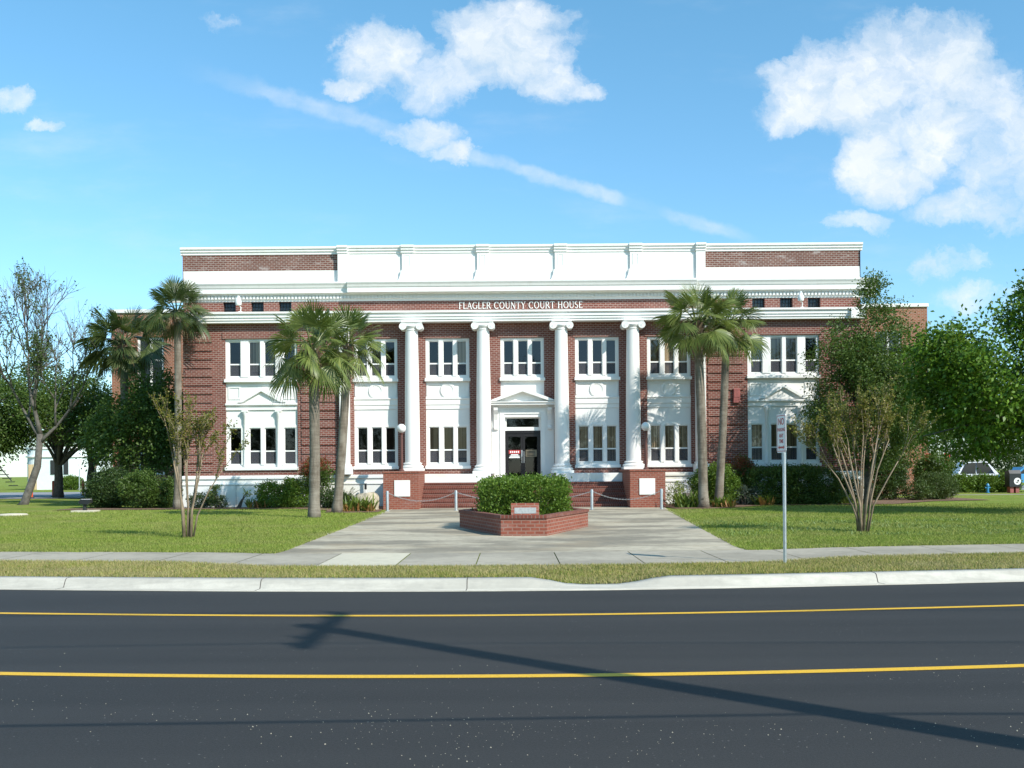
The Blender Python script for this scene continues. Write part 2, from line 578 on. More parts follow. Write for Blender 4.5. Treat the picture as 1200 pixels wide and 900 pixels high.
def palm_bark():
    m, t, b = new_mat('palm_trunk_bark')
    p = pos(t)
    n1 = t.noise(t.scale(p, (2, 2, 14)), 1.0, 5, 0.7)
    n2 = t.noise(t.scale(p, (9, 9, 1.5)), 1.0, 5, 0.6)
    n3 = t.noise(p, 1.3, 4)
    c = t.ramp(n2, [(0.3, (0.13, 0.105, 0.08)), (0.7, (0.3, 0.26, 0.21))])
    c = t.mix(t.mapr(n1, 0.4, 0.65, 0.5, 0), c, (0.1, 0.08, 0.06))
    c = t.mix(t.mapr(n3, 0.5, 0.65, 0, 0.5), c, (0.33, 0.3, 0.25))
    setp(t, b, color=c, rough=0.9, spec=0.2, normal=bump(t, n1, 0.7, 0.02))
    return m


M['palm_bark'] = palm_bark()
M['rock'] = plain('coquina_boulder', (0.4, 0.34, 0.25), 0.9, var=0.35, scale=5, bmp=0.8)
M['street'] = plain('worn_grey_asphalt', (0.27, 0.27, 0.275), 0.9, var=0.1, scale=0.6)

# ------------------------------------------------------------------ camera
cam_d = bpy.data.cameras.new('camera')
cam = bpy.data.objects.new('camera', cam_d)
COL.objects.link(cam)
cam_d.sensor_width = 36; cam_d.lens = 35.7
cam_d.shift_y = 102 / 1200
cam_d.clip_start = 0.1; cam_d.clip_end = 3000
EYE = 1.65
cam.matrix_world = Matrix.Translation((0, 0, EYE)) @ Matrix.Rotation(R(90), 4, 'X') @ Matrix.Rotation(R(-0.45), 4, 'Z')
scene.camera = cam

# ------------------------------------------------------------------ sun and sky
SUN_EL = 38.0
SUN_DIR = Vector((0.73, -0.68, 0)).normalized() * math.cos(R(SUN_EL)) + Vector((0, 0, math.sin(R(SUN_EL))))
sd = bpy.data.lights.new('sun', 'SUN')
sd.energy = 5.0; sd.angle = R(0.5); sd.color = (1.0, 0.95, 0.86)
so = bpy.data.objects.new('sun', sd)
so.rotation_euler = (-SUN_DIR).to_track_quat('-Z', 'Y').to_euler()
so.location = (30, -30, 40)
COL.objects.link(so)

world = bpy.data.worlds.new('World')
scene.world = world
world.use_nodes = True
W = NT(world.node_tree)
bg = W.n['Background']
sky = W.new('ShaderNodeTexSky', sky_type='NISHITA', sun_disc=False)
sky.sun_elevation = R(SUN_EL)
sky.sun_rotation = math.atan2(SUN_DIR.x, SUN_DIR.y)
sky.air_density = 1.0; sky.dust_density = 0.4; sky.ozone_density = 2.2; sky.altitude = 0
bg.inputs[1].default_value = 0.15
# clouds: soft banks at fixed compass bearings (tan of bearing, tan of height), broken up by noise
d = W.new('ShaderNodeTexCoord').outputs['Generated']
sx = W.new('ShaderNodeSeparateXYZ', inp={0: d})
ysafe = W.math('MAXIMUM', sx.outputs[1], 0.02)
U = W.math('DIVIDE', sx.outputs[0], ysafe)
V = W.math('DIVIDE', sx.outputs[2], ysafe)
uv = W.new('ShaderNodeCombineXYZ', inp={0: U, 1: V}).outputs[0]
warp = W.noise(uv, 11.0, 9, 0.68, out=1)
wv = W.new('ShaderNodeVectorMath', operation='MULTIPLY_ADD')
W.l.new(warp, wv.inputs[0]); wv.inputs[1].default_value = (0.085, 0.06, 0); 
off = W.new('ShaderNodeVectorMath', operation='SUBTRACT', inp={0: uv}); off.inputs[1].default_value = (0.0425, 0.03, 0)
W.l.new(off.outputs[0], wv.inputs[2])
uvw = wv.outputs[0]
banks = [(-0.1264, 0.4298, 0.0483, 0.0367), (-0.1606, 0.3946, 0.0217, 0.01), (-0.0748, 0.4028, 0.0583, 0.0333), (-0.0059, 0.4306, 0.075, 0.05), (0.0368, 0.4019, 0.05, 0.0283), (0.0795, 0.3838, 0.0283, 0.0133), (0.0134, 0.4679, 0.05, 0.0183), (-0.0877, 0.3412, 0.0383, 0.0167), (-0.0579, 0.3235, 0.0283, 0.01), (0.29, 0.3972, 0.035, 0.025), (0.3019, 0.3662, 0.05, 0.0283), (0.354, 0.3878, 0.0792, 0.05), (0.4197, 0.4183, 0.0667, 0.0517), (0.4384, 0.3563, 0.0917, 0.0625), (0.497, 0.3295, 0.05, 0.075), (0.3721, 0.3, 0.0333, 0.0383), (0.3969, 0.2824, 0.0333, 0.0183), (0.468, 0.2559, 0.0667, 0.0183), (0.3512, 0.2421, 0.0283, 0.0117), (0.4487, 0.2044, 0.0517, 0.015), (0.4193, 0.3083, 0.0333, 0.02), (0.5023, 0.2642, 0.0333, 0.0333), (-0.5036, 0.3859, 0.02, 0.0117), (-0.4728, 0.3584, 0.0233, 0.0067), (-0.2886, 0.456, 0.0217, 0.01), (0.489, 0.1657, 0.0583, 0.02), (-0.4796, 0.1733, 0.05, 0.0167)]
banks = [(u * .973, .2218 + .918 * (v - .2206), a * .98, b_ * .95) for u, v, a, b_ in banks]
weak = {22: .8, 23: .7, 24: .45, 19: .75, 25: .6, 26: .5, 17: .8, 21: .8}
acc = None
for k, (u, v, a, b_) in enumerate(banks):
    s1 = W.new('ShaderNodeVectorMath', operation='SUBTRACT', inp={0: uvw}); s1.inputs[1].default_value = (u, v, 0)
    s2 = W.new('ShaderNodeVectorMath', operation='MULTIPLY', inp={0: s1.outputs[0]}); s2.inputs[1].default_value = (1 / (a * 1.5), 1 / (b_ * 1.5), 0)
    ln = W.new('ShaderNodeVectorMath', operation='LENGTH', inp={0: s2.outputs[0]}).outputs['Value']
    w_ = weak.get(k, 1.0)
    e = W.mapr(ln, 0.25, 1.0, w_, 0.0, True)
    acc = e if acc is None else W.math('MAXIMUM', acc, e)
fb = W.noise(uvw, 16.0, 12, 0.66)
fb2 = W.noise(uv, 5.5, 3, 0.5)
dens = W.math('ADD', acc, W.math('ADD', W.math('MULTIPLY', W.math('SUBTRACT', fb, 0.5), 2.9), W.math('MULTIPLY', W.math('SUBTRACT', fb2, 0.5), 0.9)))
dens = W.math('POWER', W.mapr(dens, 0.22, 1.3, 0, 1), 0.85)
dens = W.math('MULTIPLY', dens, W.mapr(acc, 0.0, 0.5, 0, 1, True))
# thin cirrus veil + far small wisps
veil = W.noise(W.scale(uv, (2.2, 7.0, 1)), 1.6, 6, 0.6)
veil = W.mapr(veil, 0.5, 0.85, 0, 0.3, True)
dens = W.math('MAXIMUM', dens, veil)
# old contrail: straight streak
p0 = (-0.336, 0.4008); p1 = (0.2397, 0.2218)
L = math.hypot(p1[0] - p0[0], p1[1] - p0[1]); ex = ((p1[0] - p0[0]) / L, (p1[1] - p0[1]) / L)
al = W.math('ADD', W.math('MULTIPLY', W.math('SUBTRACT', U, p0[0]), ex[0]), W.math('MULTIPLY', W.math('SUBTRACT', V, p0[1]), ex[1]))
ac = W.math('ADD', W.math('MULTIPLY', W.math('SUBTRACT', U, p0[0]), -ex[1]), W.math('MULTIPLY', W.math('SUBTRACT', V, p0[1]), ex[0]))
bow = W.math('MULTIPLY', W.math('MULTIPLY', al, W.math('SUBTRACT', L, al)), 0.10)
cn = W.noise(uv, 30.0, 5, 0.6)
ac2 = W.math('ADD', W.math('ADD', ac, -0.004), W.math('MULTIPLY', W.math('SUBTRACT', cn, 0.5), 0.012))
wid = W.math('MULTIPLY', W.mapr(al, 0.0, L, 0.0135, 0.0085), W.mapr(W.noise(uv, 40.0, 4), 0.3, 0.7, 0.6, 1.3))
core = W.mapr(W.math('DIVIDE', W.math('ABSOLUTE', ac2), wid), 0.2, 1.0, 1.0, 0.0, True)
ends = W.math('MULTIPLY', W.mapr(al, 0.0, 0.12, 0, 1, True), W.mapr(al, L * 0.9, L * 1.02, 1, 0, True))
gap = W.math('MAXIMUM', W.mapr(al, 0.475, 0.455, 0.12, 1, True), W.mapr(al, 0.50, 0.525, 0.12, 1, True))
cfade = W.math('MULTIPLY', W.mapr(W.noise(uv, 14.0, 6, 0.7), 0.3, 0.65, 0.2, 0.62), W.mapr(al, 0.0, 0.45, 0.45, 1.0))
trail = W.math('MULTIPLY', W.math('MULTIPLY', core, ends), W.math('MULTIPLY', gap, cfade))
dens = W.math('MAXIMUM', dens, trail)
front = W.math('MULTIPLY', W.mapr(sx.outputs[1], 0.05, 0.2), W.mapr(sx.outputs[2], 0.0, 0.06))
dens = W.math('MULTIPLY', dens, front)
# a scatter of cloud for the rest of the sky (seen only in reflections)
tint = W.ramp(W.mapr(sx.outputs[2], 0.0, 0.5), [(0.0, (0.86, 1.03, 1.18)), (0.35, (0.82, 1.14, 1.22)), (1.0, (0.80, 1.32, 1.29))])
skyc = W.mix(1.0, sky.outputs[0], tint, 'MULTIPLY')
shade = W.noise(uvw, 14.0, 8, 0.6)
ccol = W.mix(W.mapr(shade, 0.4, 0.65), (4.9, 5.4, 5.8), (6.2, 6.3, 6.4))
fin = W.mix(W.math('MULTIPLY', dens, 0.93), skyc, ccol)
W.l.new(fin, bg.inputs[0])

vs = scene.view_settings
vs.view_transform = 'Standard'; vs.look = 'None'; vs.exposure = 0.22; vs.gamma = 1.0; vs.use_curve_mapping = False
scene.display_settings.display_device = 'sRGB'
scene.render.film_transparent = False
try:
    scene.cycles.use_denoising = True
    scene.cycles.max_bounces = 8; scene.cycles.transparent_max_bounces = 12
    scene.cycles.sample_clamp_indirect = 6
except Exception:
    pass

# ------------------------------------------------------------------ ground
def bow_(x):                       # the road swings very gently in front of the court house
    return 1.6 * (1 - np.exp(-(np.asarray(x, float) / 10.0) ** 2))


def T(y):
    return 0.12 + 0.05 * np.clip((np.asarray(y, float) - 20) / 23.0, 0, 1)


def dipf(x):                       # dropped kerb
    x = np.asarray(x, float)
    up = np.clip((0.95 - x) / 0.75, 0, 1); dn = np.clip((x - 1.45) / 0.85, 0, 1)
    s = lambda q: q * q * (3 - 2 * q)
    return 0.12 + 0.88 * np.maximum(s(up), s(dn))


def grid_mesh(name, X, Y, Z, mat, kind='structure', parent=None):
    r, c = X.shape
    V = np.stack([X, Y, Z], -1).reshape(-1, 3)
    i = np.arange(r * c).reshape(r, c)
    F = np.stack([i[:-1, :-1], i[:-1, 1:], i[1:, 1:], i[1:, :-1]], -1).reshape(-1, 4)
    o = np_mesh(name, V, F, mat, parent)
    if kind: o['kind'] = kind
    return o


XS = np.concatenate([np.linspace(-260, -30, 24)[:-1], np.linspace(-30, 30, 241), np.linspace(30, 260, 24)[1:]])
LIP = 13.93
# base earth under everything
g = MB(); g.quad((-400, -200, -0.08), (400, -200, -0.08), (400, 900, -0.08), (-400, 900, -0.08))
tag(g.build('ground', M['lawn']), kind='structure')
# road
s_ = np.concatenate([np.linspace(-9.7, 0, 30)])
X, S = np.meshgrid(XS, s_)
Yr = LIP + bow_(X) * (1 + 0.0 * S) + S
grid_mesh('road', X, Yr, np.zeros_like(X), M['asphalt'])


def line_at(name, y0, w, mat):
    X, S = np.meshgrid(XS, [0.0, w])
    grid_mesh(name, X, y0 + bow_(X) + S, np.full_like(X, 0.004), mat)


line_at('road_marking', 11.55, 0.12, M['yellow'])
line_at('road_marking', 8.1, 0.125, M['yellow'])


def grit(n):
    x = rng.uniform(-9, 9, n); y = 4.6 + rng.beta(1.1, 4.5, n) * 6.0
    c = np.sin(x * 1.3 + 2) + np.sin(y * 3.1 + x * .4) + rng.normal(0, .9, n)
    k = c > .5
    return x[k], y[k] + bow_(x[k])


gx, gy = grit(9000)
gs = .0022 + .010 * rng.beta(1, 7.0, len(gx))
gv = []
tet = np.array([(1, 0, 0), (-.5, .9, 0), (-.5, -.8, 0), (.1, .05, .9)])
for k in range(len(gx)):
    a = rng.uniform(0, 6.28); ca_, sa_ = math.cos(a), math.sin(a)
    q_ = tet * gs[k] * rng.uniform(.7, 1.3, (4, 3))
    gv.append(np.stack([gx[k] + q_[:, 0] * ca_ - q_[:, 1] * sa_, gy[k] + q_[:, 0] * sa_ + q_[:, 1] * ca_, q_[:, 2] + .001], -1))
gf = np.concatenate([np.array([(0, 1, 3), (1, 2, 3), (2, 0, 3), (0, 2, 1)]) + 4 * k for k in range(len(gx))])
tag(np_mesh('gravel', np.concatenate(gv), gf, M['slab_pale']), 'pale grit scattered along the near lane of the road', 'grit', kind='stuff')


# kerb and gutter: swept profile (offset, height)
def kerb(name, y0, sgn):
    rows = []
    prof = [(0.0, 0.002, 0), (0.0, 0.012, 0), (0.30, 0.004, 0), (0.37, 0.11, 1), (0.41, 0.128, 1), (0.60, 0.135, 1), (0.60, -0.05, 0)]
    X = np.stack([XS] * len(prof)); Y = np.empty_like(X); Z = np.empty_like(X)
    for k, (o, h, dd) in enumerate(prof):
        Y[k] = y0 + sgn * o + bow_(XS)
        if dd and sgn > 0: Z[k] = 0.012 + (h - 0.012) * dipf(XS)
        else: Z[k] = h
    return grid_mesh(name, X, Y, Z, M['kerb'])


kerb('kerb', LIP, 1)
kerb('kerb', 4.4, -1)
# hairline joints of the kerb every three metres
jm = MB()
for xj in np.arange(-21.3, 22, 2.95):
    if 0.1 < xj < 2.4: continue
    yb = LIP + float(bow_(xj))
    for (o0, z0), (o1, z1) in zip([(0.02, 0.0125), (0.30, 0.0045), (0.368, 0.111), (0.408, 0.129)], [(0.30, 0.0045), (0.368, 0.111), (0.408, 0.129), (0.598, 0.136)]):
        jm.quad((xj, yb + o0, z0 + .002), (xj + .012, yb + o0, z0 + .002), (xj + .012, yb + o1, z1 + .002), (xj, yb + o1, z1 + .002))
tag(jm.build('kerb_joint', M['fence_wood']), kind='structure')
# near verge behind the photographer
X, S = np.meshgrid(XS, [-60.0, -30, -0.6])
grid_mesh('verge', X, 4.4 + bow_(X) + S, np.full_like(X, 0.125), M['lawn'])

# the lawn: everything beyond the kerb
so_ = np.concatenate([np.linspace(0.6, 4, 12), np.linspace(4.6, 34, 32), [40, 60, 90, 140, 220, 400, 700]])
X, S = np.meshgrid(XS, so_)
Y = LIP + bow_(X) + S
dz = np.clip((2.2 - S) / 1.6, 0, 1) * (1 - dipf(X)) * 0.105
Z = T(Y) + 0.01 * np.clip(1 - S, 0, 1) - dz
grid_mesh('lawn', X, Y, Z, M['lawn'])


# sidewalk, slab by slab
def sw_front(x):
    e = np.clip((abs(x) - 3.6) / 2.6, 0, 1); e = e * e * (3 - 2 * e)
    return 16.25 + float(bow_(x)) + 0.75 * e


def sw_back(x):
    e = np.clip((abs(x - 0.3) - 4.1) / 2.2, 0, 1); e = e * e * (3 - 2 * e)
    return 18.95 + float(bow_(x)) * (0.6 + 0.4 * e) + 0.15 * e


def slab(mb, x0, x1, n=4, dzz=0.012):
    xs = np.linspace(x0 + .009, x1 - .009, n)
    for a, b_ in zip(xs[:-1], xs[1:]):
        P = [(a, sw_front(a)), (b_, sw_front(b_)), (b_, sw_back(b_) - .015), (a, sw_back(a) - .015)]
        mb.quad(*[(x, y, float(T(y)) + dzz) for x, y in P])


sw = MB()
xe = [-3.2, -1.9, -0.6, 0.77, 2.15, 3.52, 4.9] + [4.9 + 1.5 * k for k in range(1, 26)]
xw = [-3.2 - 1.5 * k for k in range(0, 26)][::-1]
for a, b_ in zip(xw[:-1], xw[1:]): slab(sw, a, b_)
for a, b_ in zip(xe[:-1], xe[1:]):
    if a != -3.2: slab(sw, a, b_)
tag(sw.build('sidewalk', M['sidewalk']), kind='structure')
sp = MB(); slab(sp, -3.2, -1.9, 4, 0.014)
tag(sp.build('pale_sidewalk_slab', M['slab_pale']), kind='structure')
# pale worn edge of the walk on the street side
se = MB()
for xs in (np.linspace(-40, -3.6, 60), np.linspace(4.6, 40, 60)):
    for a, b_ in zip(xs[:-1], xs[1:]):
        fa, fb_ = sw_front(a), sw_front(b_)
        se.quad((a, fa - .05, float(T(fa)) + .016), (b_, fb_ - .05, float(T(fb_)) + .016), (b_, fb_ + .03, float(T(fb_)) + .016), (a, fa + .03, float(T(fa)) + .016))
tag(se.build('sidewalk_edge', M['slab_pale']), kind='structure')

# forecourt
def pl_l(y): return -4.45 - 0.012 * (y - 18) - 0.9 * max(0, (20.0 - y) / 1.6) ** 2 * 0.25
def pl_r(y): return 4.35 + 0.075 * (y - 19) + 0.9 * max(0, (20.2 - y) / 1.6) ** 2 * 0.25


ys = np.linspace(18.3, 43.4, 40)
pm = MB(); ed = MB()
nx = 13
rows = []
for y in ys:
    rows.append([(x, max(y, sw_back(x)) if y < 20.5 else y) for x in np.linspace(pl_l(y), pl_r(y), nx)])
for r0, r1 in zip(rows[:-1], rows[1:]):
    for k in range(nx - 1):
        q = [r0[k], r0[k + 1], r1[k + 1], r1[k]]
        if q[3][1] - q[0][1] < 1e-4 and q[2][1] - q[1][1] < 1e-4: continue
        pm.quad(*[(x, yy, float(T(yy)) + .008) for x, yy in q])
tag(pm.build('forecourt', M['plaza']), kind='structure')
for y0, y1 in zip(ys[2:-1], ys[3:]):
    for f, s in ((pl_l, -1), (pl_r, 1)):
        a0, a1 = f(y0), f(y1)
        ed.quad((a0, y0, float(T(y0)) + .012), (a0 + s * .06, y0, float(T(y0)) + .012), (a1 + s * .06, y1, float(T(y1)) + .012), (a1, y1, float(T(y1)) + .012))
tag(ed.build('forecourt_edge', M['slab_pale']), kind='structure')

# planting beds of mulch along the court house
def bed(pts, z=.022):
    mb = MB(); mb.face([(x, y, float(T(y)) + z) for x, y in pts])
    o = mb.build('mulch_bed', M['mulch']); o['kind'] = 'structure'


bed([(-19, 43.7), (-19, 41.9), (-15, 41.7), (-9, 41.6), (-7.2, 39.5), (-6.9, 37.4), (-5.9, 36.9), (-4.95, 37.6), (-5.1, 39.9), (-5.1, 43.7)])
bed([(6.05, 43.6), (6.1, 39.4), (6.2, 38.3), (7.6, 38.2), (9.2, 40.0), (10.4, 41.2), (15.5, 41.3), (18.5, 44.6), (21.5, 45.6), (21.5, 49.5), (15.4, 49.5), (15.4, 43.6)])
# side street on the left and path on the right
m = MB(); m.quad((-200, 57, .2), (-17.5, 62.5, .2), (-17.5, 84, .2), (-200, 84, .2))
tag(m.build('side_street', M['street']), kind='structure')
m = MB(); m.quad((19.5, 54.2, .178), (120, 54.8, .178), (120, 56.2, .178), (19.5, 55.3, .178))
tag(m.build('path', M['sidewalk']), kind='structure')
m = MB(); m.quad((22, 66, .178), (160, 66, .178), (160, 84, .178), (22, 84, .178))
tag(m.build('parking_area', M['street']), kind='structure')


# ------------------------------------------------------------------ grass
def blades(name, n, sampler, h, w, mat):
    P = sampler(n)
    n = len(P)
    a = rng.uniform(0, 2 * np.pi, n); hh = h * rng.uniform(0.5, 1.25, n); ww = w * rng.uniform(0.7, 1.3, n)
    lean = rng.normal(0, 0.45, (n, 2)) * hh[:, None]
    dx = np.cos(a) * ww; dy = np.sin(a) * ww
    z = T(P[:, 1]) + P[:, 2]
    V = np.empty((n, 3, 3), np.float32)
    V[:, 0] = np.stack([P[:, 0] - dx, P[:, 1] - dy, z], -1)
    V[:, 1] = np.stack([P[:, 0] + dx, P[:, 1] + dy, z], -1)
    V[:, 2] = np.stack([P[:, 0] + lean[:, 0], P[:, 1] + lean[:, 1], z + hh], -1)
    F = np.arange(n * 3).reshape(-1, 3)
    o = np_mesh(name, V.reshape(-1, 3), F, mat)
    o['kind'] = 'stuff'
    return o


vf = np.vectorize(sw_front); vb = np.vectorize(sw_back); vl = np.vectorize(pl_l); vr = np.vectorize(pl_r)


def strip(n):
    x = rng.uniform(-10.5, 11, n); y = LIP + 0.6 + bow_(x) + rng.uniform(-0.04, 3.0, n)
    k = y < vf(x) + 0.03
    x, y = x[k], y[k]
    s = y - (LIP + bow_(x))
    dz = np.clip((2.2 - s) / 1.6, 0, 1) * (1 - dipf(x)) * 0.105
    return np.stack([x, y, -dz - 0.002], -1)


o = blades('grass', 150000, strip, 0.055, 0.006, M['blade_dry'])
tag(o, 'dry yellowish grass strip between the kerb and the sidewalk', 'grass')
o = blades('grass', 70000, strip, 0.05, 0.006, M['blade'])
tag(o, 'green grass mixed through the dry strip beside the kerb', 'grass')


def lawn_side(side):
    def f(n):
        y = 18.4 + (43.0 - 18.4) * rng.beta(1.0, 2.0, n)
        lim = y * 0.52 + 1.2
        u = rng.uniform(0, 1, n)
        if side < 0:
            x = -lim + u * (vl(y) + 0.05 + lim)
        else:
            x = (vr(y) - 0.05) + u * (lim + 0.5 - vr(y) + 0.05)
        k = y > vb(x) - 0.05 + 0.06 * np.sin(x * 5) * np.sin(x * 1.7)
        # keep off the beds
        k &= ~((y > 41.5)) & ~((x > -7.3) & (x < 0) & (y > 37.2)) & ~((x < 9.6) & (x > 0) & (y > 38.1))
        return np.stack([x[k], y[k], np.zeros(k.sum())], -1)
    return f


o = blades('grass', 230000, lawn_side(-1), 0.06, 0.008, M['blade'])
tag(o, 'mown green lawn grass left of the concrete forecourt', 'grass')
o = blades('grass', 230000, lawn_side(1), 0.06, 0.008, M['blade'])
tag(o, 'mown green lawn grass right of the concrete forecourt', 'grass')

def weed_patch(n):
    x = rng.uniform(4.8, 14.5, n); y = 22.6 + rng.uniform(0, 6.5, n)
    k = (x > vr(y) + .2) & (x < y * .54 + .5) & (np.sin(x * 1.9 + y) + np.sin(y * 2.3 - x * .7) + rng.normal(0, .8, n) > .1)
    return np.stack([x[k], y[k], np.zeros(k.sum())], -1)


o = blades('weeds', 9000, weed_patch, 0.075, 0.03, M['weed'])
tag(o, 'pale broad leaved weeds scattered through the right lawn', 'weeds')

# ------------------------------------------------------------------ court house
XC = 0.48
YR = 44.0      # recessed wall between the columns
YP = 43.75     # wall face of the end pavilions
YE = 43.42     # architrave face
CH = thing('courthouse', 'two storey red brick court house with white columns, cornice and parapet behind the forecourt', 'courthouse', (XC, 44, 0.15))
GZ = 0.1


def X_(o): return XC + o


def wall_holes(mb, x0, x1, z0, z1, holes, yf, depth):
    """front skin at yf with rectangular openings and reveals going back by depth"""
    xs = sorted({x0, x1, *[h[0] for h in holes], *[h[1] for h in holes]})
    zs = sorted({z0, z1, *[h[2] for h in holes], *[h[3] for h in holes]})
    for a, b in zip(xs[:-1], xs[1:]):
        run = None
        for c, d_ in zip(zs[:-1], zs[1:]):
            cx, cz = (a + b) / 2, (c + d_) / 2
            if any(h[0] < cx < h[1] and h[2] < cz < h[3] for h in holes): continue
            mb.quad((a, yf, c), (b, yf, c), (b, yf, d_), (a, yf, d_))
    for (a, b, c, d_) in holes:
        yb = yf + depth
        mb.quad((a, yf, c), (a, yb, c), (a, yb, d_), (a, yf, d_))
        mb.quad((b, yf, c), (b, yb, c), (b, yb, d_), (b, yf, d_))
        mb.quad((a, yf, d_), (b, yf, d_), (b, yb, d_), (a, yb, d_))
        mb.quad((a, yf, c), (b, yf, c), (b, yb, c), (a, yb, c))


HW = 14.6
BAYS = [(-7.3, -5.41), (-4.19, -2.29), (-0.945, 0.945), (2.29, 4.19), (5.41, 7.3)]
PAV = [(-12.8, -9.7), (9.7, 12.8)]
PX = 7.88      # where the pavilion wall starts
Z_B = 1.54; Z_AR0 = 8.08; Z_AR1 = 8.53
# --- brick wall
w = MB()
# recess wall: full-height openings (window over spandrel over window are filled with white work)
holes = [(X_(a), X_(b), 1.77, 7.43) for a, b in BAYS if a != -0.945]
holes.append((X_(-1.36), X_(1.36), 1.1, 4.45))
holes.append((X_(-0.945), X_(0.945), 4.45, 7.43))
wall_holes(w, X_(-PX), X_(PX), 1.1, 8.3, holes, YR, 0.30)
for s in (-1, 1):
    a, b = (PAV[0] if s < 0 else PAV[1])
    x0, x1 = (X_(-HW), X_(-PX)) if s < 0 else (X_(PX), X_(HW))
    wall_holes(w, x0, x1, 1.4, 8.3, [(X_(a), X_(b), 1.77, 7.43)], YP, 0.35)
    xi = X_(s * PX)
    w.quad((xi, YP, 1.4), (xi, YR, 1.4), (xi, YR, 8.3), (xi, YP, 8.3))
    # side walls and back
    xo = X_(s * HW)
    w.quad((xo, YP, 0.1), (xo, 62, 0.1), (xo, 62, 11.1), (xo, YP, 11.1))
# frieze brick with attic openings
ATT = [-12.6, -11.4, -10.2, 10.2, 11.4, 12.6]
wall_holes(w, X_(-HW), X_(HW), 8.3, 9.2, [(X_(o - .27), X_(o + .27), 8.55, 9.02) for o in ATT], YP + .02, 0.3)
w.build('wall', M['brick'], CH)
# projecting quoin courses and soldier lintels
for s in (-1, 1):
    for xa, xb in ((PX + .12, 9.52), (13.35, HW)):
        q = MB(); x0, x1 = sorted((X_(s * xa), X_(s * xb)))
        z = 1.72; pts = [(YP - .001, 1.7)]
        while z < 7.6:                             # one stepped strip: bands with recessed joints
            pts += [(YP - .004, z), (YP - .052, z), (YP - .052, z + .285), (YP - .004, z + .28)]
            z += .372
        pts.append((YP - .001, z))
        q.prism_x(pts, x0, x1); q.build('quoin', M['brick'], CH)
for a, b in BAYS:
    ln = MB(); ln.box(X_(a - .1), X_(b + .1), YR - .03, YR - .002, 7.44, 7.72); ln.build('lintel', M['brick'], CH)
for a, b in PAV:
    ln = MB(); ln.box(X_(a - .1), X_(b + .1), YP - .05, YP - .002, 7.44, 7.74); ln.build('lintel', M['brick'], CH)
# --- white plinth
for s in (-1, 1):
    pb = MB(); xa, xb = sorted((X_(s * 5.55), X_(s * (HW + .06))))
    pb.prism_x([(YP + .1, 0.05), (YP - .06, .05), (YP - .06, 1.12), (YP - .1, 1.14), (YP - .1, 1.2), (YP - .06, 1.24), (YP - .06, 1.36), (YP - .12, 1.40), (YP - .12, 1.50), (YP - .08, 1.54), (YP + .1, 1.54)], xa, xb)
    xo = sorted((X_(s * HW), X_(s * (HW + .06))))
    pb.box(xo[0], xo[1], YP + .1, 60, .05, 1.54)
    pb.build('plinth', M['white_base'], CH)
    pb = MB(); xa, xb = sorted((X_(s * 1.37), X_(s * 4.17)))
    pb.box(xa, xb, 42.75, YR - .004, 1.172, 1.54, bev=.015); pb.build('stylobate', M['white_base'], CH)
# brick apron strip of the recess behind the low plinth
# --- architrave band with end blocks
ar = MB()
prof = [(YP + .05, Z_AR0), (YE + .04, Z_AR0), (YE + .04, 8.17), (YE, 8.18), (YE, 8.28), (YE - .04, 8.29), (YE - .04, 8.40), (YE - .11, 8.45), (YE - .11, Z_AR1), (YP + .05, Z_AR1)]
ar.prism_x(prof, X_(-HW - .12), X_(HW + .12))
for s in (-1, 1):
    xa, xb = sorted((X_(s * 14.02), X_(s * 14.35)))
    ar.box(xa, xb, YE - .16, YE - .112, 8.06, 8.5, bev=.01)
ar.box(X_(-PX), X_(PX), YP + .051, YR + .05, 8.085, 8.5)
ar.build('architrave', M['white_old'], CH)
# --- cornice: bed mould, dentils, corona
co = MB()
def cornice_prof(f):
    return [(YP + .1, 9.02), (YP - .0, 9.02), (YP - .01, 9.10), (YP - .03, 9.12), (YP - .03, 9.27), (YP - .11, 9.275), (YP - .12, 9.32), (f, 9.36), (f, 9.345), (f - .03, 9.345), (f - .03, 9.55), (f - .06, 9.57), (f - .09, 9.66), (f - .14, 9.74), (f - .14, 9.79), (f, 9.83), (YP + .1, 9.83)]
for xa, xb, f in ((-HW - .62, -7.46, YP - .2), (-7.46, 7.46, YP - .36), (7.46, HW + .62, YP - .2)):
    co.prism_x(cornice_prof(f), X_(xa), X_(xb))
# returns along the sides
for s in (-1, 1):
    x0 = X_(s * HW)
    pts = [(x0 - s * .1, 9.02), (x0 + s * .02, 9.02), (x0 + s * .1, 9.3), (x0 + s * .5, 9.36), (x0 + s * .5, 9.57), (x0 + s * .62, 9.74), (x0 + s * .62, 9.79), (x0 - s * .1, 9.83)]
    co.prism_y(pts, YP + .101, 58)
co.build('cornice', M['white_old'], CH)
x = -HW + .05
while x < HW - .3:                                # toothed strips, one comb each
    n_ = min(66, int((HW - .05 - x) / .15)); pts = []
    for k in range(n_):
        xa = X_(x + k * .15)
        pts += [(xa, YP - .036), (xa, YP - .105), (xa + .085, YP - .105), (xa + .085, YP - .036)]
    pts += [(X_(x + n_ * .15 - .065), YP - .031), (X_(x), YP - .031)]
    d_m = MB(); d_m.prism_z(pts, 9.125, 9.262); d_m.build('dentil_strip', M['white'], CH)
    x += n_ * .15
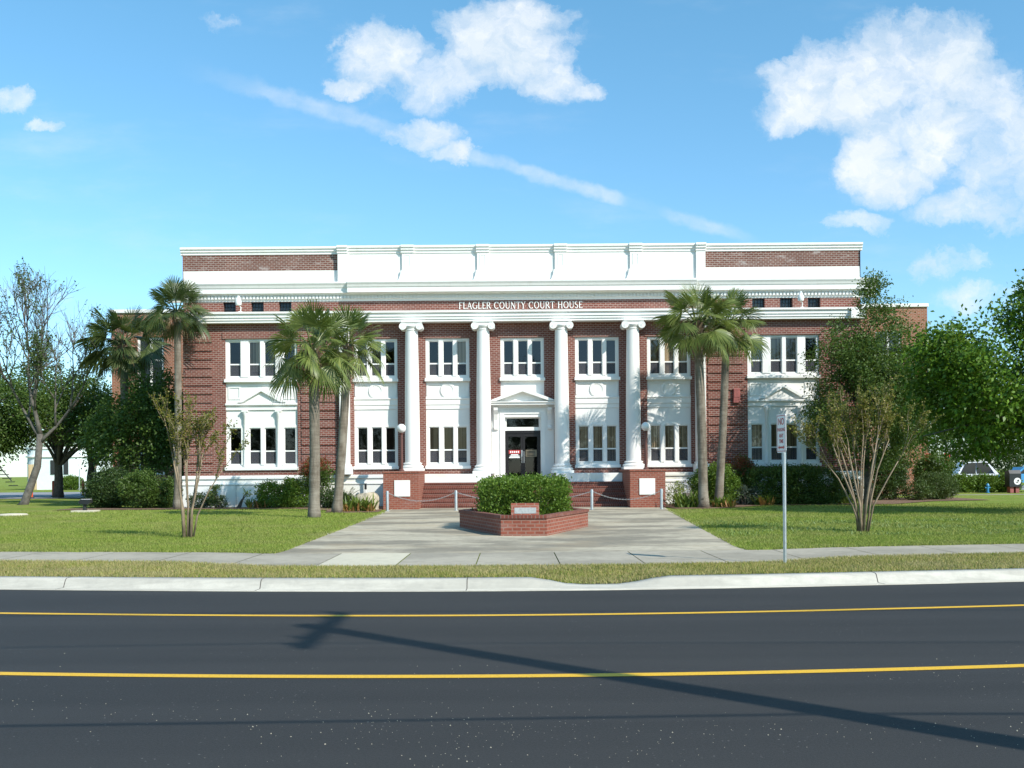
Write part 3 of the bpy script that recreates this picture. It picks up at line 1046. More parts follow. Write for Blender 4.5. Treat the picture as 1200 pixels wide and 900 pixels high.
# --- parapet
pp = MB()
PF = YP + .06
pp.box(X_(-7.8), X_(7.8), PF - .1, PF + .35, 9.83, 11.1)                     # white centre
for s in (-1, 1):
    xa, xb = sorted((X_(s * 7.802), X_(s * (HW - .02))))
    pp.box(xa, xb, PF - .03, PF + .35, 9.83, 10.36)
    xa, xb = sorted((X_(s * 7.5), X_(s * 7.9)))
    pp.box(xa, xb, PF - .2, PF - .102, 9.832, 11.08)
    xa, xb = sorted((X_(s * 7.6), X_(s * 7.9)))
for o in (-4.9, -1.67, 1.67, 4.9):
    pp.box(X_(o - .25), X_(o + .25), PF - .19, PF - .102, 10.3, 11.09, bev=.012)
    pp.prism_y([(X_(o - .42), 9.84), (X_(o + .42), 9.84), (X_(o + .37), 9.95), (X_(o + .31), 10.12), (X_(o + .30), 10.3), (X_(o - .30), 10.3), (X_(o - .31), 10.12), (X_(o - .37), 9.95)], PF - .215, PF - .103)
    # sunk panel moulding on each pier
    for a, b, c, d_ in ((-.13, .13, 10.94, 10.975), (-.13, -.1, 10.5, 10.94), (.1, .13, 10.5, 10.94)):
        pp.box(X_(o + a), X_(o + b), PF - .205, PF - .1905, c, d_)
pp.build('parapet', M['white_old'], CH)
for s in (-1, 1):
    pk = MB(); xa, xb = sorted((X_(s * 7.902), X_(s * HW)))
    pk.box(xa, xb, PF, PF + .35, 10.362, 11.1)
    pk.build('parapet_brick_panel', M['brick_parapet'], CH)
cp = MB()
def coping(xa, xb, f):
    cp.prism_x([(PF + .4, 11.06), (f - .03, 11.06), (f - .03, 11.15), (f - .08, 11.18), (f - .08, 11.26), (f - .13, 11.29), (f - .13, 11.36), (f - .1, 11.385), (PF + .4, 11.39)], X_(xa), X_(xb))
coping(-HW - .1, -7.92, PF); coping(7.92, HW + .1, PF)
edges_ = [-7.92, -7.48, -5.18, -4.62, -1.95, -1.39, 1.39, 1.95, 4.62, 5.18, 7.48, 7.92]
for k, (a, b) in enumerate(zip(edges_[:-1], edges_[1:])):
    coping(a + .001, b - .001, PF - .2 if k % 2 == 0 else PF - .1)
cp.build('coping', M['white_old'], CH)
# roof and hidden sides
rf = MB(); rf.box(X_(-HW + .05), X_(HW - .05), PF + .36, 62, 9.5, 10.0)
rf.build('roof', M['roof'], CH)
# interior floors and walls seen through the glass
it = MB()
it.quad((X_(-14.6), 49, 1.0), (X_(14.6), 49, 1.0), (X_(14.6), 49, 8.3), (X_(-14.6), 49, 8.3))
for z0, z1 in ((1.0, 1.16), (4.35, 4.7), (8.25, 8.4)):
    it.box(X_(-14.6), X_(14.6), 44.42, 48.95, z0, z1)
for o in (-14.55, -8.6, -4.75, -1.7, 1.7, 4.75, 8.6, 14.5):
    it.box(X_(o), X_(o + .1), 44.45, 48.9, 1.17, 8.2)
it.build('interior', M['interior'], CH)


# --- windows
def window(a, b, z0, z1, yf, panes, rail, label=None, blinds=(), sill=True, name='window'):
    """white frame with sashes; panes: list of (x0,x1) glass offsets from a"""
    fr = MB()
    y0, y1 = yf + .07, yf + .17
    edges = [0.0] + [e for p in panes for e in p] + [b - a]
    zg0, zg1 = z0 + .1, z1 - .1
    for k in range(0, len(edges), 2):
        xa, xb = a + edges[k], a + edges[k + 1]
        if xb - xa > .02:
            dp = .05 if (0 < k < len(edges) - 2) else .0
            fr.box(X_(xa), X_(xb), y0 - dp, y1, zg0, zg1)
    fr.box(X_(a), X_(b), y0 - .012, y1 + .002, zg1 + .001, z1)
    fr.box(X_(a), X_(b), y0 - .012, y1 + .002, z0, zg0 - .001)
    for p in panes:
        xa, xb = a + p[0], a + p[1]
        # sash stiles, meeting rail
        fr.box(X_(xa + .001), X_(xb - .001), y0 + .03, y1 - .01, rail, rail + .06)
        fr.box(X_(xa + .001), X_(xa + .03), y0 + .035, y1 - .012, zg0 + .001, zg1 - .001)
        fr.box(X_(xb - .03), X_(xb - .001), y0 + .035, y1 - .012, zg0 + .001, zg1 - .001)
        fr.box(X_(xa + .031), X_(xb - .031), y0 + .036, y1 - .013, zg1 - .04, zg1 - .001)
        fr.box(X_(xa + .031), X_(xb - .031), y0 + .036, y1 - .013, zg0 + .001, zg0 + .05)
    if sill:
        fr.box(X_(a - .04), X_(b + .04), yf - .09, yf + .168, z0 - .135, z0 - .001, bev=.012)
    f = fr.build(name, M['white'], CH)
    gm = MB()
    for p in panes:
        gm.quad((X_(a + p[0]), y1 - .03, zg0), (X_(a + p[1]), y1 - .03, zg0), (X_(a + p[1]), y1 - .03, zg1), (X_(a + p[0]), y1 - .03, zg1))
    gm.build('pane', M['glass'], f)
    gm = MB()
    xa, xb = a + panes[0][0] + .03, a + panes[-1][1] - .03
    gm.quad((X_(xa), y1 - .045, zg0 + .05), (X_(xb), y1 - .045, zg0 + .05), (X_(xb), y1 - .045, rail), (X_(xa), y1 - .045, rail))
    gm.build('insect_screen', M['screen'], f)
    if blinds:
        bm_ = MB()
        for k in blinds:
            p = panes[k]; zb_ = zg0 + random.choice((0, 0, 0, .25, .5, .62))
            x = a + p[0] - .02
            while x < a + p[1] + .02:
                x1 = min(x + .085, a + p[1] + .05)
                bm_.quad((X_(x), y1 + .02, zb_), (X_(x1), y1 + .045, zb_), (X_(x1), y1 + .045, zg1), (X_(x), y1 + .02, zg1))
                x += .089
        bm_.build('blind', M['blind'], f)
    return f


P3 = [(.13, .57), (.745, 1.19), (1.345, 1.78)]
LOW_Z = (1.9, 3.70); UP_Z = (5.69, 7.43)
lowb = {0: (), 1: (0, 1, 2), 3: (0, 1, 2), 4: (0, 1, 2)}
upb = {0: (0,), 1: (2,), 2: (), 3: (), 4: (0, 1, 2)}
for k, (a, b) in enumerate(BAYS):
    if k != 2:
        window(a, b, LOW_Z[0], LOW_Z[1], YR, P3, 2.56, blinds=lowb[k])
    window(a, b, UP_Z[0], UP_Z[1], YR, P3, 6.31, blinds=upb[k])
P4 = [(.15, .66), (1.0, 1.5), (1.66, 2.16), (2.5, 3.0)]
for s, (a, b) in zip((0, 1), PAV):
    window(a, b, LOW_Z[0], LOW_Z[1], YP, P4, 2.56, blinds=((), (0, 1, 2, 3))[s])
    window(a, b, UP_Z[0], UP_Z[1], YP, P4, 6.31, blinds=((1,), (0, 1, 2))[s])
for o in ATT:
    am = MB(); yq = YP + .2
    for k in range(4):
        am.box(X_(o - .27 + k * .135), X_(o - .255 + k * .135), yq - .03, yq, 8.551, 9.02)
        am.box(X_(o - .255 + .001), X_(o + .27), yq - .028, yq - .002, 8.56 + k * .13, 8.572 + k * .13)
    a_ = am.build('attic_window', M['dark_metal'], CH)
    gm = MB(); gm.quad((X_(o - .27), yq + .01, 8.55), (X_(o + .27), yq + .01, 8.55), (X_(o + .27), yq + .01, 9.02), (X_(o - .27), yq + .01, 9.02))
    gm.build('pane', M['car_glass'], a_)

# --- white spandrels between the storeys
for k, (a, b) in enumerate(BAYS):
    if k == 2:
        sp = MB(); sp.box(X_(a), X_(b), YR + .09, YR + .2, 4.46, 5.555)
        sp.box(X_(a + .12), X_(b - .12), YR + .075, YR + .0895, 4.6, 5.42)
        sp.build('spandrel', M['white'], CH)
        continue
    sp = MB()
    sp.box(X_(a), X_(b), YR + .09, YR + .2, 3.701, 5.555)
    sp.prism_x([(YR + .089, 4.36), (YR + .05, 4.37), (YR + .05, 4.52), (YR + .02, 4.56), (YR + .02, 4.76), (YR - .02, 4.80), (YR - .02, 4.84), (YR + .089, 4.87)], X_(a), X_(b))
    # raised side panels around the medallion
    c = (a + b) / 2
    sp.box(X_(a + .03), X_(a + .1), YR + .06, YR + .0895, 4.95, 5.46)
    sp.box(X_(b - .1), X_(b - .03), YR + .06, YR + .0895, 4.95, 5.46)
    sp.box(X_(a + .101), X_(b - .101), YR + .06, YR + .0895, 5.40, 5.46)
    s_o = sp.build('spandrel', M['white'], CH)
    md = MB()
    md.lathe_axis([(.33, 0), (.33, .03), (.31, .05), (.24, .05), (.22, .03), (.05, .02)], (X_(c), YR + .089, 5.17), (0, -1, 0), 32)
    md.build('medallion', M['white'], s_o, autos=40)
for s, (a, b) in zip((-1, 1), PAV):
    sp = MB()
    y = YP + .1
    sp.box(X_(a), X_(b), y, y + .2, 3.701, 5.555)
    # cornice, frieze and pediment of the tripartite window
    sp.prism_x([(y - .001, 4.36), (y - .06, 4.37), (y - .06, 4.52), (y - .15, 4.58), (y - .15, 4.64), (y - .001, 4.68)], X_(a), X_(b))
    c = (a + b) / 2
    for p in ((.1, .62), (2.48, 3.0)):
        for q_ in ((p[0], p[1], 5.33, 5.38), (p[0], p[1], 4.83, 4.88), (p[0], p[0] + .05, 4.881, 5.329), (p[1] - .05, p[1], 4.881, 5.329)):
            sp.box(X_(a + q_[0]), X_(a + q_[1]), y - .03, y - .001, q_[2], q_[3])
    sp.box(X_(a + .93), X_(b - .93), y - .025, y - .001, 5.40, 5.44)
    s_o = sp.build('spandrel', M['white'], CH)
    pd = MB()
    hw, zt, zb = 1.03, 5.28, 4.681
    pd.prism_y([(X_(c - hw), zb), (X_(c + hw), zb), (X_(c), zt)], y - .05, y - .002)
    for sg in (-1, 1):
        pd.prism_y([(X_(c + sg * (hw + .05)), zb), (X_(c + sg * (hw - .18)), zb), (X_(c), zt - .11), (X_(c), zt + .03)], y - .17, y - .051)
    pd.build('pediment', M['white'], s_o)
    for xo in (a + .83, b - .83):
        cl = MB()
        cl.lathe([(.10, 1.91), (.10, 1.98), (.085, 2.03), (.082, 2.6), (.075, 4.1), (.09, 4.12), (.09, 4.16), (.115, 4.2), (.115, 4.28)], X_(xo), YP + .03, 16)
        cl.box(X_(xo - .13), X_(xo + .13), YP - .09, YP + .15, 4.281, 4.355)
        cl.build('colonnette', M['white'], s_o, autos=40)

# --- lettering in Roman capitals
def glyphs():
    # strokes on a 1-high box: (x0,y0,x1,y1,thickness) ; arcs handled as short chords
    TK, TN = .135, .07

    def arc(cx, cy, rx, ry, a0, a1, n, t0, t1):
        out = []
        for i in range(n):
            u0, u1 = R(a0 + (a1 - a0) * i / n), R(a0 + (a1 - a0) * (i + 1) / n)
            th = t0 + (t1 - t0) * abs(math.cos((u0 + u1) / 2))
            out.append((cx + rx * math.cos(u0), cy + ry * math.sin(u0), cx + rx * math.cos(u1), cy + ry * math.sin(u1), th))
        return out
    v = lambda x, a=0, b=1, t=TK: (x, a, x, b, t)
    h = lambda x0, x1, y, t=TN: (x0, y, x1, y, t)
    g = {}
    sf = lambda x, y: h(x - .14, x + .14, y, .06)
    g['F'] = (.62, [v(.15), h(.15, .6, .96), h(.15, .46, .52), v(.58, .82, .98, .06), sf(.15, .03)])
    g['L'] = (.62, [v(.15), h(.15, .6, .04), sf(.15, .97), v(.58, .02, .2, .06)])
    g['A'] = (.82, [(.08, 0, .4, 1, TN), (.4, 1, .74, 0, TK), h(.2, .6, .33), sf(.08, .03), sf(.74, .03)])
    g['G'] = (.85, arc(.45, .5, .38, .47, 50, 320, 14, TN, TK) + [v(.76, .08, .45, .13), h(.6, .9, .45, .06)])
    g['E'] = (.64, [v(.15), h(.15, .6, .96), h(.15, .48, .52), h(.15, .62, .04), v(.58, .82, .98, .06), v(.6, .02, .2, .06)])
    g['R'] = (.78, [v(.15), h(.15, .4, .96), h(.15, .42, .5), (.38, .5, .74, .02, TK), sf(.15, .03)] + arc(.4, .73, .2, .23, -90, 90, 8, TN, TK))
    g['C'] = (.82, arc(.45, .5, .38, .47, 45, 315, 14, TN, TK) + [v(.73, .72, .95, .06)])
    g['O'] = (.92, arc(.46, .5, .38, .47, 0, 360, 20, TN, TK))
    g['U'] = (.84, [v(.15, .3), v(.7, .3, 1, .08), sf(.15, .97), sf(.7, .97)] + arc(.425, .32, .275, .29, 180, 360, 10, TN, .12))
    g['N'] = (.86, [v(.13, 0, 1, .08), v(.73, 0, 1, .08), (.13, 1, .73, 0, TK), sf(.13, .03), sf(.73, .97)])
    g['T'] = (.74, [v(.37), h(.04, .7, .96), v(.06, .8, .98, .06), v(.68, .8, .98, .06), sf(.37, .03)])
    g['Y'] = (.78, [v(.39, 0, .5), (.39, .48, .08, 1, TK), (.39, .48, .7, 1, TN), sf(.39, .03), sf(.08, .97), sf(.7, .97)])
    g['H'] = (.86, [v(.15), v(.7), h(.15, .7, .52), sf(.15, .03), sf(.15, .97), sf(.7, .03), sf(.7, .97)])
    g['S'] = (.62, arc(.3, .74, .2, .22, 40, 270, 9, TN, TK) + arc(.3, .27, .22, .24, 90, -150, 9, TN, TK))
    return g


GL = glyphs()


def lettering(text, cx, y, z, hgt, total):
    wid = sum(.45 if c == ' ' else GL[c][0] + .1 for c in text)
    sc = total / (wid * hgt)
    mb = MB(); x = 0
    for c in text:
        if c == ' ': x += .45; continue
        w_, st = GL[c]
        for n_, (x0, y0, x1, y1, t) in enumerate(st):
            L_ = math.hypot(x1 - x0, y1 - y0) or 1
            nx, ny = -(y1 - y0) / L_ * t / 2, (x1 - x0) / L_ * t / 2
            pts = [(cx + ((x + px) * sc - wid * sc / 2) * hgt, z + pz * hgt) for px, pz in ((x0 + nx, y0 + ny), (x0 - nx, y0 - ny), (x1 - nx, y1 - ny), (x1 + nx, y1 + ny))]
            mb.prism_y(pts, y - .03 - .0012 * (n_ % 9), y)
        x += w_ + .1
    return mb


lettering('FLAGLER COUNTY COURT HOUSE', 0.44, YP + .018, 8.645, .30, 5.35).build('lettering', M['white'], CH)

# --- columns
def column(o, zbase):
    sh = MB()
    sh.lathe([(.318, 1.99), (.318, 2.4), (.314, 3.6), (.305, 4.8), (.29, 6.0), (.272, 7.2), (.266, 7.66), (.29, 7.68), (.29, 7.72), (.266, 7.73), (.266, 7.80)], X_(o), 43.46, 36)
    c = sh.build('column', M['white'], CH, autos=35)
    bs = MB()
    bs.lathe([(.44, zbase + .12), (.47, zbase + .15), (.475, zbase + .19), (.44, zbase + .235), (.385, zbase + .25), (.375, zbase + .28), (.40, zbase + .30), (.41, zbase + .325), (.385, zbase + .35), (.34, zbase + .365), (.325, 1.985)], X_(o), 43.46, 36)
    bs.box(X_(o - .48), X_(o + .48), 43.46 - .48, 43.46 + .48, zbase + .002, zbase + .119, bev=.01)
    bs.build('base', M['white'], c, autos=35)
    cp_ = MB()
    cp_.lathe([(.266, 7.74), (.33, 7.80), (.355, 7.86), (.33, 7.9)], X_(o), 43.46, 32)
    cp_.box(X_(o - .44), X_(o + .44), 43.46 - .34, 43.46 + .34, 7.985, 8.076, bev=.02)
    cp_.box(X_(o - .36), X_(o + .36), 43.46 - .3, 43.46 + .3, 7.87, 7.984)
    for s in (-1, 1):
        xc = X_(o + s * .355)
        cp_.lathe_axis([(.155, -.31), (.155, -.24), (.12, -.12), (.11, 0), (.12, .12), (.155, .24), (.155, .31)], (xc, 43.46, 7.84), (0, 1, 0), 24)
        for yy, sg in ((43.46 - .31, -1), (43.46 + .31, 1)):
            cp_.lathe_axis([(.15, .0), (.15, .012), (.118, .012), (.118, -.004 + .008), (.085, .004), (.085, .014), (.058, .014), (.058, .005), (.035, .005), (.03, .02), (.01, .022)], (xc, yy, 7.84), (0, sg, 0), 22)
    cp_.build('capital', M['white'], c, autos=35)


column(-4.73, 1.68); column(4.73, 1.68); column(-1.67, 1.545); column(1.67, 1.545)
for s in (-1, 1):                                                # flat pilasters at the pavilions
    pl = MB()
    xa, xb = X_(s * 7.66 - .19), X_(s * 7.66 + .19)
    pl.box(xa, xb, YR - .52, YR - .002, 2.0, 7.75, bev=.01)
    pl.box(xa - .06, xb + .06, YR - .58, YR - .002, 7.752, 8.07, bev=.015)
    po = pl.build('pilaster', M['white'], CH)
    pb2 = MB()
    pb2.box(xa - .05, xb + .05, YR - .57, YR - .003, 1.9, 1.998, bev=.02)
    pb2.box(xa - .11, xb + .11, YR - .63, YR - .003, 1.545, 1.899, bev=.02)
    pb2.build('base', M['white'], po)

# --- entrance: surround with pediment, consoles, transom and double door
ds = MB()
y = YR - .02
wall_holes(ds, X_(-1.35), X_(1.35), 1.18, 4.44, [(X_(-.77), X_(.77), 1.175, 3.98)], YR - .02, .3)
for s in (-1, 1):
    xa, xb = sorted((X_(s * .80), X_(s * .98)))
    ds.box(xa, xb, YR - .06, YR - .021, 1.18, 4.12)
    xa, xb = sorted((X_(s * 1.35), X_(s * 1.352)))
    ds.box(xa, xb, YR - .02, YR + .1, 1.18, 4.44)
ds.box(X_(-.98), X_(.98), YR - .058, YR - .022, 4.121, 4.3)
ds.prism_x([(YR - .021, 4.40), (YR - .1, 4.42), (YR - .1, 4.47), (YR - .34, 4.5), (YR - .34, 4.57), (YR - .40, 4.6), (YR - .40, 4.64), (YR - .021, 4.66)], X_(-1.42), X_(1.42))
dso = ds.build('door_surround', M['white'], CH)
pd = MB()
pd.prism_y([(X_(-1.35), 4.661), (X_(1.35), 4.661), (X_(0), 5.12)], YR - .14, YR + .05)
for sg in (-1, 1):
    pd.prism_y([(X_(sg * 1.47), 4.662), (X_(sg * 1.15), 4.662), (X_(0), 5.07), (X_(0), 5.24)], YR - .42, YR + .06)
pd.build('pediment', M['white'], dso)
for s in (-1, 1):
    cn_ = MB(); xo = s * 1.16
    cn_.prism_x([(YR - .021, 3.42), (YR - .1, 3.44), (YR - .12, 3.52), (YR - .07, 3.62), (YR - .08, 3.85), (YR - .16, 4.1), (YR - .28, 4.28), (YR - .3, 4.39), (YR - .021, 4.39)], X_(xo - .09), X_(xo + .09))
    cn_.build('console', M['white'], dso)
tr = MB()
for q_ in ((-.77, .77, 3.405, 3.56), (-.77, .77, 3.93, 3.979), (-.77, -.7, 3.561, 3.929), (.7, .77, 3.561, 3.929)):
    tr.box(X_(q_[0]), X_(q_[1]), YR + .14, YR + .24, q_[2], q_[3])
tro = tr.build('transom', M['white'], CH)
gm = MB(); gm.quad((X_(-.7), YR + .2, 3.56), (X_(.7), YR + .2, 3.56), (X_(.7), YR + .2, 3.93), (X_(-.7), YR + .2, 3.93)); gm.build('pane', M['glass'], tro)
df = MB()
for q_ in ((-.77, -.72, 1.18, 3.40), (.72, .77, 1.18, 3.40), (-.72, .72, 3.28, 3.40)):
    df.box(X_(q_[0]), X_(q_[1]), YR + .141, YR + .25, q_[2], q_[3])
df.build('door_frame', M['bronze'], CH)
for s in (-1, 1):
    dm = MB()
    a, b = (-.718, -.006) if s < 0 else (.006, .718)
    for q_ in ((a, a + .09, 1.19, 3.27), (b - .09, b, 1.19, 3.27), (a + .09, b - .09, 1.19, 1.42), (a + .09, b - .09, 3.14, 3.27)):
        dm.box(X_(q_[0]), X_(q_[1]), YR + .16, YR + .21, q_[2], q_[3])
    do = dm.build('door', M['bronze'], CH)
    gm = MB(); gm.quad((X_(a + .09), YR + .19, 1.42), (X_(b - .09), YR + .19, 1.42), (X_(b - .09), YR + .19, 3.14), (X_(a + .09), YR + .19, 3.14)); gm.build('pane', M['glass'], do)
    hm = MB(); hx = X_(-.045 if s < 0 else .045)
    hm.tube([(hx, YR + .158, 2.0), (hx, YR + .1, 2.0), (hx, YR + .1, 2.5), (hx, YR + .158, 2.5)], .013, 8)
    if s < 0: hm.box(hx - .03, hx + .03, YR + .15, YR + .1585, 2.28, 2.56)
    hm.build('handle', M['steel'], do)
    # posted notices
    nm = MB(); cx_ = (a + b) / 2
    if s < 0:
        nm.cur = 0; nm.box(X_(cx_ - .25), X_(cx_ + .25), YR + .172, YR + .184, 2.4, 2.56)
        nm.cur = 1
        for k, ww in enumerate((.16, .21, .24)):
            nm.box(X_(cx_ - ww), X_(cx_ + ww), YR + .173, YR + .184, 2.335 - k * .06, 2.38 - k * .06)
        for k in range(5):
            nm.box(X_(cx_ - .2 + k * .085), X_(cx_ - .145 + k * .085), YR + .169, YR + .1715, 2.44, 2.52)
        nm.build('notice', [M['sign_red'], M['sign_white']], do)['label'] = 'notice with a red heading above white lines'
    else:
        nm.cur = 0; nm.box(X_(cx_ - .24), X_(cx_ + .24), YR + .172, YR + .184, 2.27, 2.57)
        nm.cur = 1
        for k in range(4): nm.box(X_(cx_ - .18), X_(cx_ + .18), YR + .169, YR + .1715, 2.31 + k * .06, 2.335 + k * .06)
        nm.build('notice', [M['sign_tan'], M['bronze']], do)['label'] = 'tan paper notice'

# --- porch floor, steps, pedestals
pf = MB(); pf.box(X_(-4.16), X_(4.16), 42.5, 44.3, .3, 1.17)
pf.build('porch_floor', M['brick_step'], CH)
st = MB()
for k in range(5):
    z1 = .12 + .175 * (k + 1)
    st.box(X_(-4.165), X_(4.165), 41.0 + k * .3, 42.499, (z1 - .175 if k else .0) + .0005, z1)
    st.box(X_(-4.165), X_(4.165), 41.0 + k * .3 - .025, 41.0 + k * .3 - .0005, z1 - .055, z1 + .002)
st.box(X_(-4.165), X_(4.165), 42.475, 42.4995, 1.115, 1.172)
st.build('steps', M['brick_step'], CH)
for s in (-1, 1):
    pm = MB()
    xa, xb = sorted((X_(s * 4.17), X_(s * 5.56)))
    pm.box(xa, xb, 40.0, YP - .061 if False else 43.98, .08, 1.60)
    pm.box(xa - .03, xb + .03, 39.97, 43.975, 1.601, 1.68, bev=.01)
    po = pm.build('pedestal', M['brick_red'], CH)
    pq = MB(); cx_ = X_(s * 4.86) + (.05 if s < 0 else -.02)
    pq.box(cx_ - .31, cx_ + .31, 39.965, 39.999, .68, 1.32, bev=.006)
    pq.build('plaque', M['plaque_white'], po)
# --- rear blocks left and right
for s in (-1, 1):
    an = MB()
    xa, xb = sorted((X_(s * HW + s * .02), X_(s * 23.1)))
    cxw = X_(s * 20.9)
    wall_holes(an, xa, xb, .05, 10.75, [(cxw - .75, cxw + .75, 5.4, 9.4), (cxw - .75, cxw + .75, 1.6, 3.4)], 57.5, .3)
    an.quad((X_(s * 23.1), 57.5, .05), (X_(s * 23.1), 74, .05), (X_(s * 23.1), 74, 10.75), (X_(s * 23.1), 57.5, 10.75))
    an.quad((xa, 74, 10.0), (xb, 74, 10.0), (xb, 57.6, 10.0), (xa, 57.6, 10.0))
    ao = an.build('rear_wing', M['brick_orange'], CH)
    tm = MB()
    tm.box(xa - .05, xb + .05, 57.4, 57.9, 10.751, 10.95, bev=.02)
    tm.build('coping', M['white_old'], ao)
    wm = MB()
    for z0, z1, bars in ((5.4, 9.4, True), (1.6, 3.4, True)):
        for q_ in ((-.75, -.63, z0, z1), (.63, .75, z0, z1), (-.63, .63, z0, z0 + .12), (-.63, .63, z1 - .12, z1), (-.06, .06, z0 + .12, z1 - .12), (-.629, -.061, z0 + (z1 - z0) * .66, z0 + (z1 - z0) * .66 + .1), (.061, .629, z0 + (z1 - z0) * .66, z0 + (z1 - z0) * .66 + .1)):
            wm.box(cxw + q_[0], cxw + q_[1], 57.5 + .1, 57.5 + .2, q_[2], q_[3])
    wo = wm.build('window', M['white'], ao)
    gm = MB()
    for z0, z1 in ((5.4, 9.4), (1.6, 3.4)):
        gm.quad((cxw - .75, 57.68, z0), (cxw + .75, 57.68, z0), (cxw + .75, 57.68, z1), (cxw - .75, 57.68, z1))
    gm.build('pane', M['car_glass'], wo)

# red alarm box on the right pier, thin conduits
def misc_box():
    mb = MB(); mb.box(X_(9.05), X_(9.34), YP - .17, YP - .036, 4.5, 5.12, bev=.015)
    mb.box(X_(9.08), X_(9.31), YP - .185, YP - .171, 4.75, 5.08)
    o = mb.build('alarm_box', M['red_box'], None, loc=(X_(9.19), YP - .1, 4.5))
    return tag(o, 'faded red metal box mounted on the right brick pier of the court house', 'alarm box')


def local(o, loc):
    o.data.transform(Matrix.Translation(-Vector(loc)))

misc_box()


def tagged(o, label, cat, group=None):
    return tag(o, label, cat, group)


# ------------------------------------------------------------------ lamps, bollards, planter, sign, small things
def globe_lamp(x, y, z, label):
    t = thing('lamp_post', label, 'lamp', (x, y, z), 'globe lamps on the brick pedestals')
    p = MB(); p.lathe([(.11, z), (.11, z + .04), (.06, z + .09), (.055, z + 1.5), (.075, z + 1.52), (.09, z + 1.58)], x, y, 16)
    p.build('post', M['post_brown'], t, autos=40)
    g_ = MB(); g_.lathe([(.07, z + 1.581)] + [(.185 * math.cos(R(a)), z + 1.765 + .185 * math.sin(R(a))) for a in range(-65, 90, 10)] + [(.005, z + 1.951)], x, y, 24)
    g_.build('globe', M['globe'], t, smooth=True)


globe_lamp(-4.55, 41.9, 1.68, 'white globe lamp on a brown post standing on the left brick pedestal')
globe_lamp(5.53, 41.9, 1.68, 'white globe lamp on a brown post standing on the right brick pedestal')


def ledge_lamp(x, label):
    z = 8.53; y = YE - .02
    t = thing('flood_lamp', label, 'flood lamp', (x, y, z), 'white flood lamps on the architrave ledge')
    a = MB(); a.box(x - .07, x + .07, y - .07, y + .07, z, z + .03)
    a.tube([(x, y, z + .03), (x + .02, y, z + .2), (x - .06, y - .05, z + .3)], .025, 8)
    a.build('bracket', M['white'], t)
    b = MB(); b.lathe([(.03, z + .26), (.12, z + .29), (.135, z + .36), (.13, z + .48), (.09, z + .55), (.06, z + .6), (.06, z + .68), (.01, z + .7)], x - .07, y - .06, 18)
    b.build('lamp_head', M['globe'], t, autos=40)


ledge_lamp(-11.55, 'white flood lamp on the architrave ledge above the left pavilion')
ledge_lamp(12.45, 'white flood lamp on the architrave ledge above the right pavilion')

BOL = [(-4.72, 38.4), (-2.13, 38.5), (3.02, 38.5), (5.66, 38.5)]
BL = ['steel bollard in front of the left brick pedestal', 'steel bollard left of the hedge in front of the steps', 'steel bollard right of the hedge in front of the steps', 'steel bollard beside the right brick pedestal']
bz = float(T(38.5)) + .008
proto = None
for (x, y), lb in zip(BOL, BL):
    t = thing('bollard', lb, 'bollard', (x, y, bz), 'steel bollards in front of the steps')
    p = MB(); p.lathe([(.09, bz), (.09, bz + .015), (.055, bz + .02), (.055, bz + .73), (.05, bz + .755), (.02, bz + .77)], x, y, 16)
    p.build('post', M['steel'], t, autos=40)
    r = MB(); r.tube([(x - .075, y, bz + .67), (x - .04, y, bz + .67), (x + .04, y, bz + .67), (x + .075, y, bz + .67)], .012, 6)
    r.build('eyelet', M['steel'], t)
for (a, b, lb) in ((0, 1, 'sagging chain between the left pedestal bollard and the hedge'), (1, 2, 'sagging chain running behind the planter hedge'), (2, 3, 'sagging chain between the hedge and the right pedestal bollard')):
    x0, y0 = BOL[a]; x1, y1 = BOL[b]
    mb = MB(); n = 44 if b != 2 or a != 1 else 84
    for k in range(n):
        t0, t1 = k / n, (k + 1.25) / n
        def P(t_): return Vector((x0 + .075 + (x1 - x0 - .15) * t_, y0 + (y1 - y0) * t_, bz + .67 - .3 * 4 * t_ * (1 - t_) * ((x1 - x0) / 2.6) ** .4))
        A, B = P(t0), P(min(1, t1))
        dz_ = Vector((0, 0, .014)) if k % 2 else Vector((0, .014, 0))
        mb.tube([A + dz_, B + dz_], .0065, 5); mb.tube([A - dz_, B - dz_], .0065, 5)
    o = mb.build('chain', M['steel'], None, loc=(x0, y0, bz + .4))
    tag(o, lb, 'chain', 'chains between the bollards')

# planter
PZ = float(T(26)) + .008
hexa = [(-.27, 23.75), (.80, 23.65), (2.03, 27.25), (.80, 30.9), (-.27, 30.9), (-1.42, 27.35)]
pc = Vector((sum(p[0] for p in hexa) / 6, sum(p[1] for p in hexa) / 6, 0))
def scaled(f): return [(pc.x + (x - pc.x) * (1 + f / abs(1.73)), pc.y + (y - pc.y) * (1 + f / 3.6)) for x, y in hexa]
pt = thing('planter', 'low six sided red brick planter in the middle of the forecourt', 'planter', (pc.x, pc.y, PZ))
def ring_(mb, o_, i_, z0, z1):
    n = 6
    for k in range(n):
        k2 = (k + 1) % n
        A, B, C_, D_ = o_[k], o_[k2], i_[k2], i_[k]
        mb.quad((*A, z0), (*B, z0), (*B, z1), (*A, z1)); mb.quad((*D_, z0), (*C_, z0), (*C_, z1), (*D_, z1))
        mb.quad((*A, z1), (*B, z1), (*C_, z1), (*D_, z1)); mb.quad((*A, z0), (*B, z0), (*C_, z0), (*D_, z0))
w_ = MB(); ring_(w_, scaled(0), scaled(-.22), PZ - .01, PZ + .40)
w_.build('wall', M['brick_red'], pt)
w_ = MB(); ring_(w_, scaled(.03), scaled(-.25), PZ + .401, PZ + .475)
w_.build('coping', M['brick_step'], pt)
w_ = MB(); w_.face([(x, y, PZ + .36) for x, y in scaled(-.22)]); w_.build('soil', M['mulch'], pt)
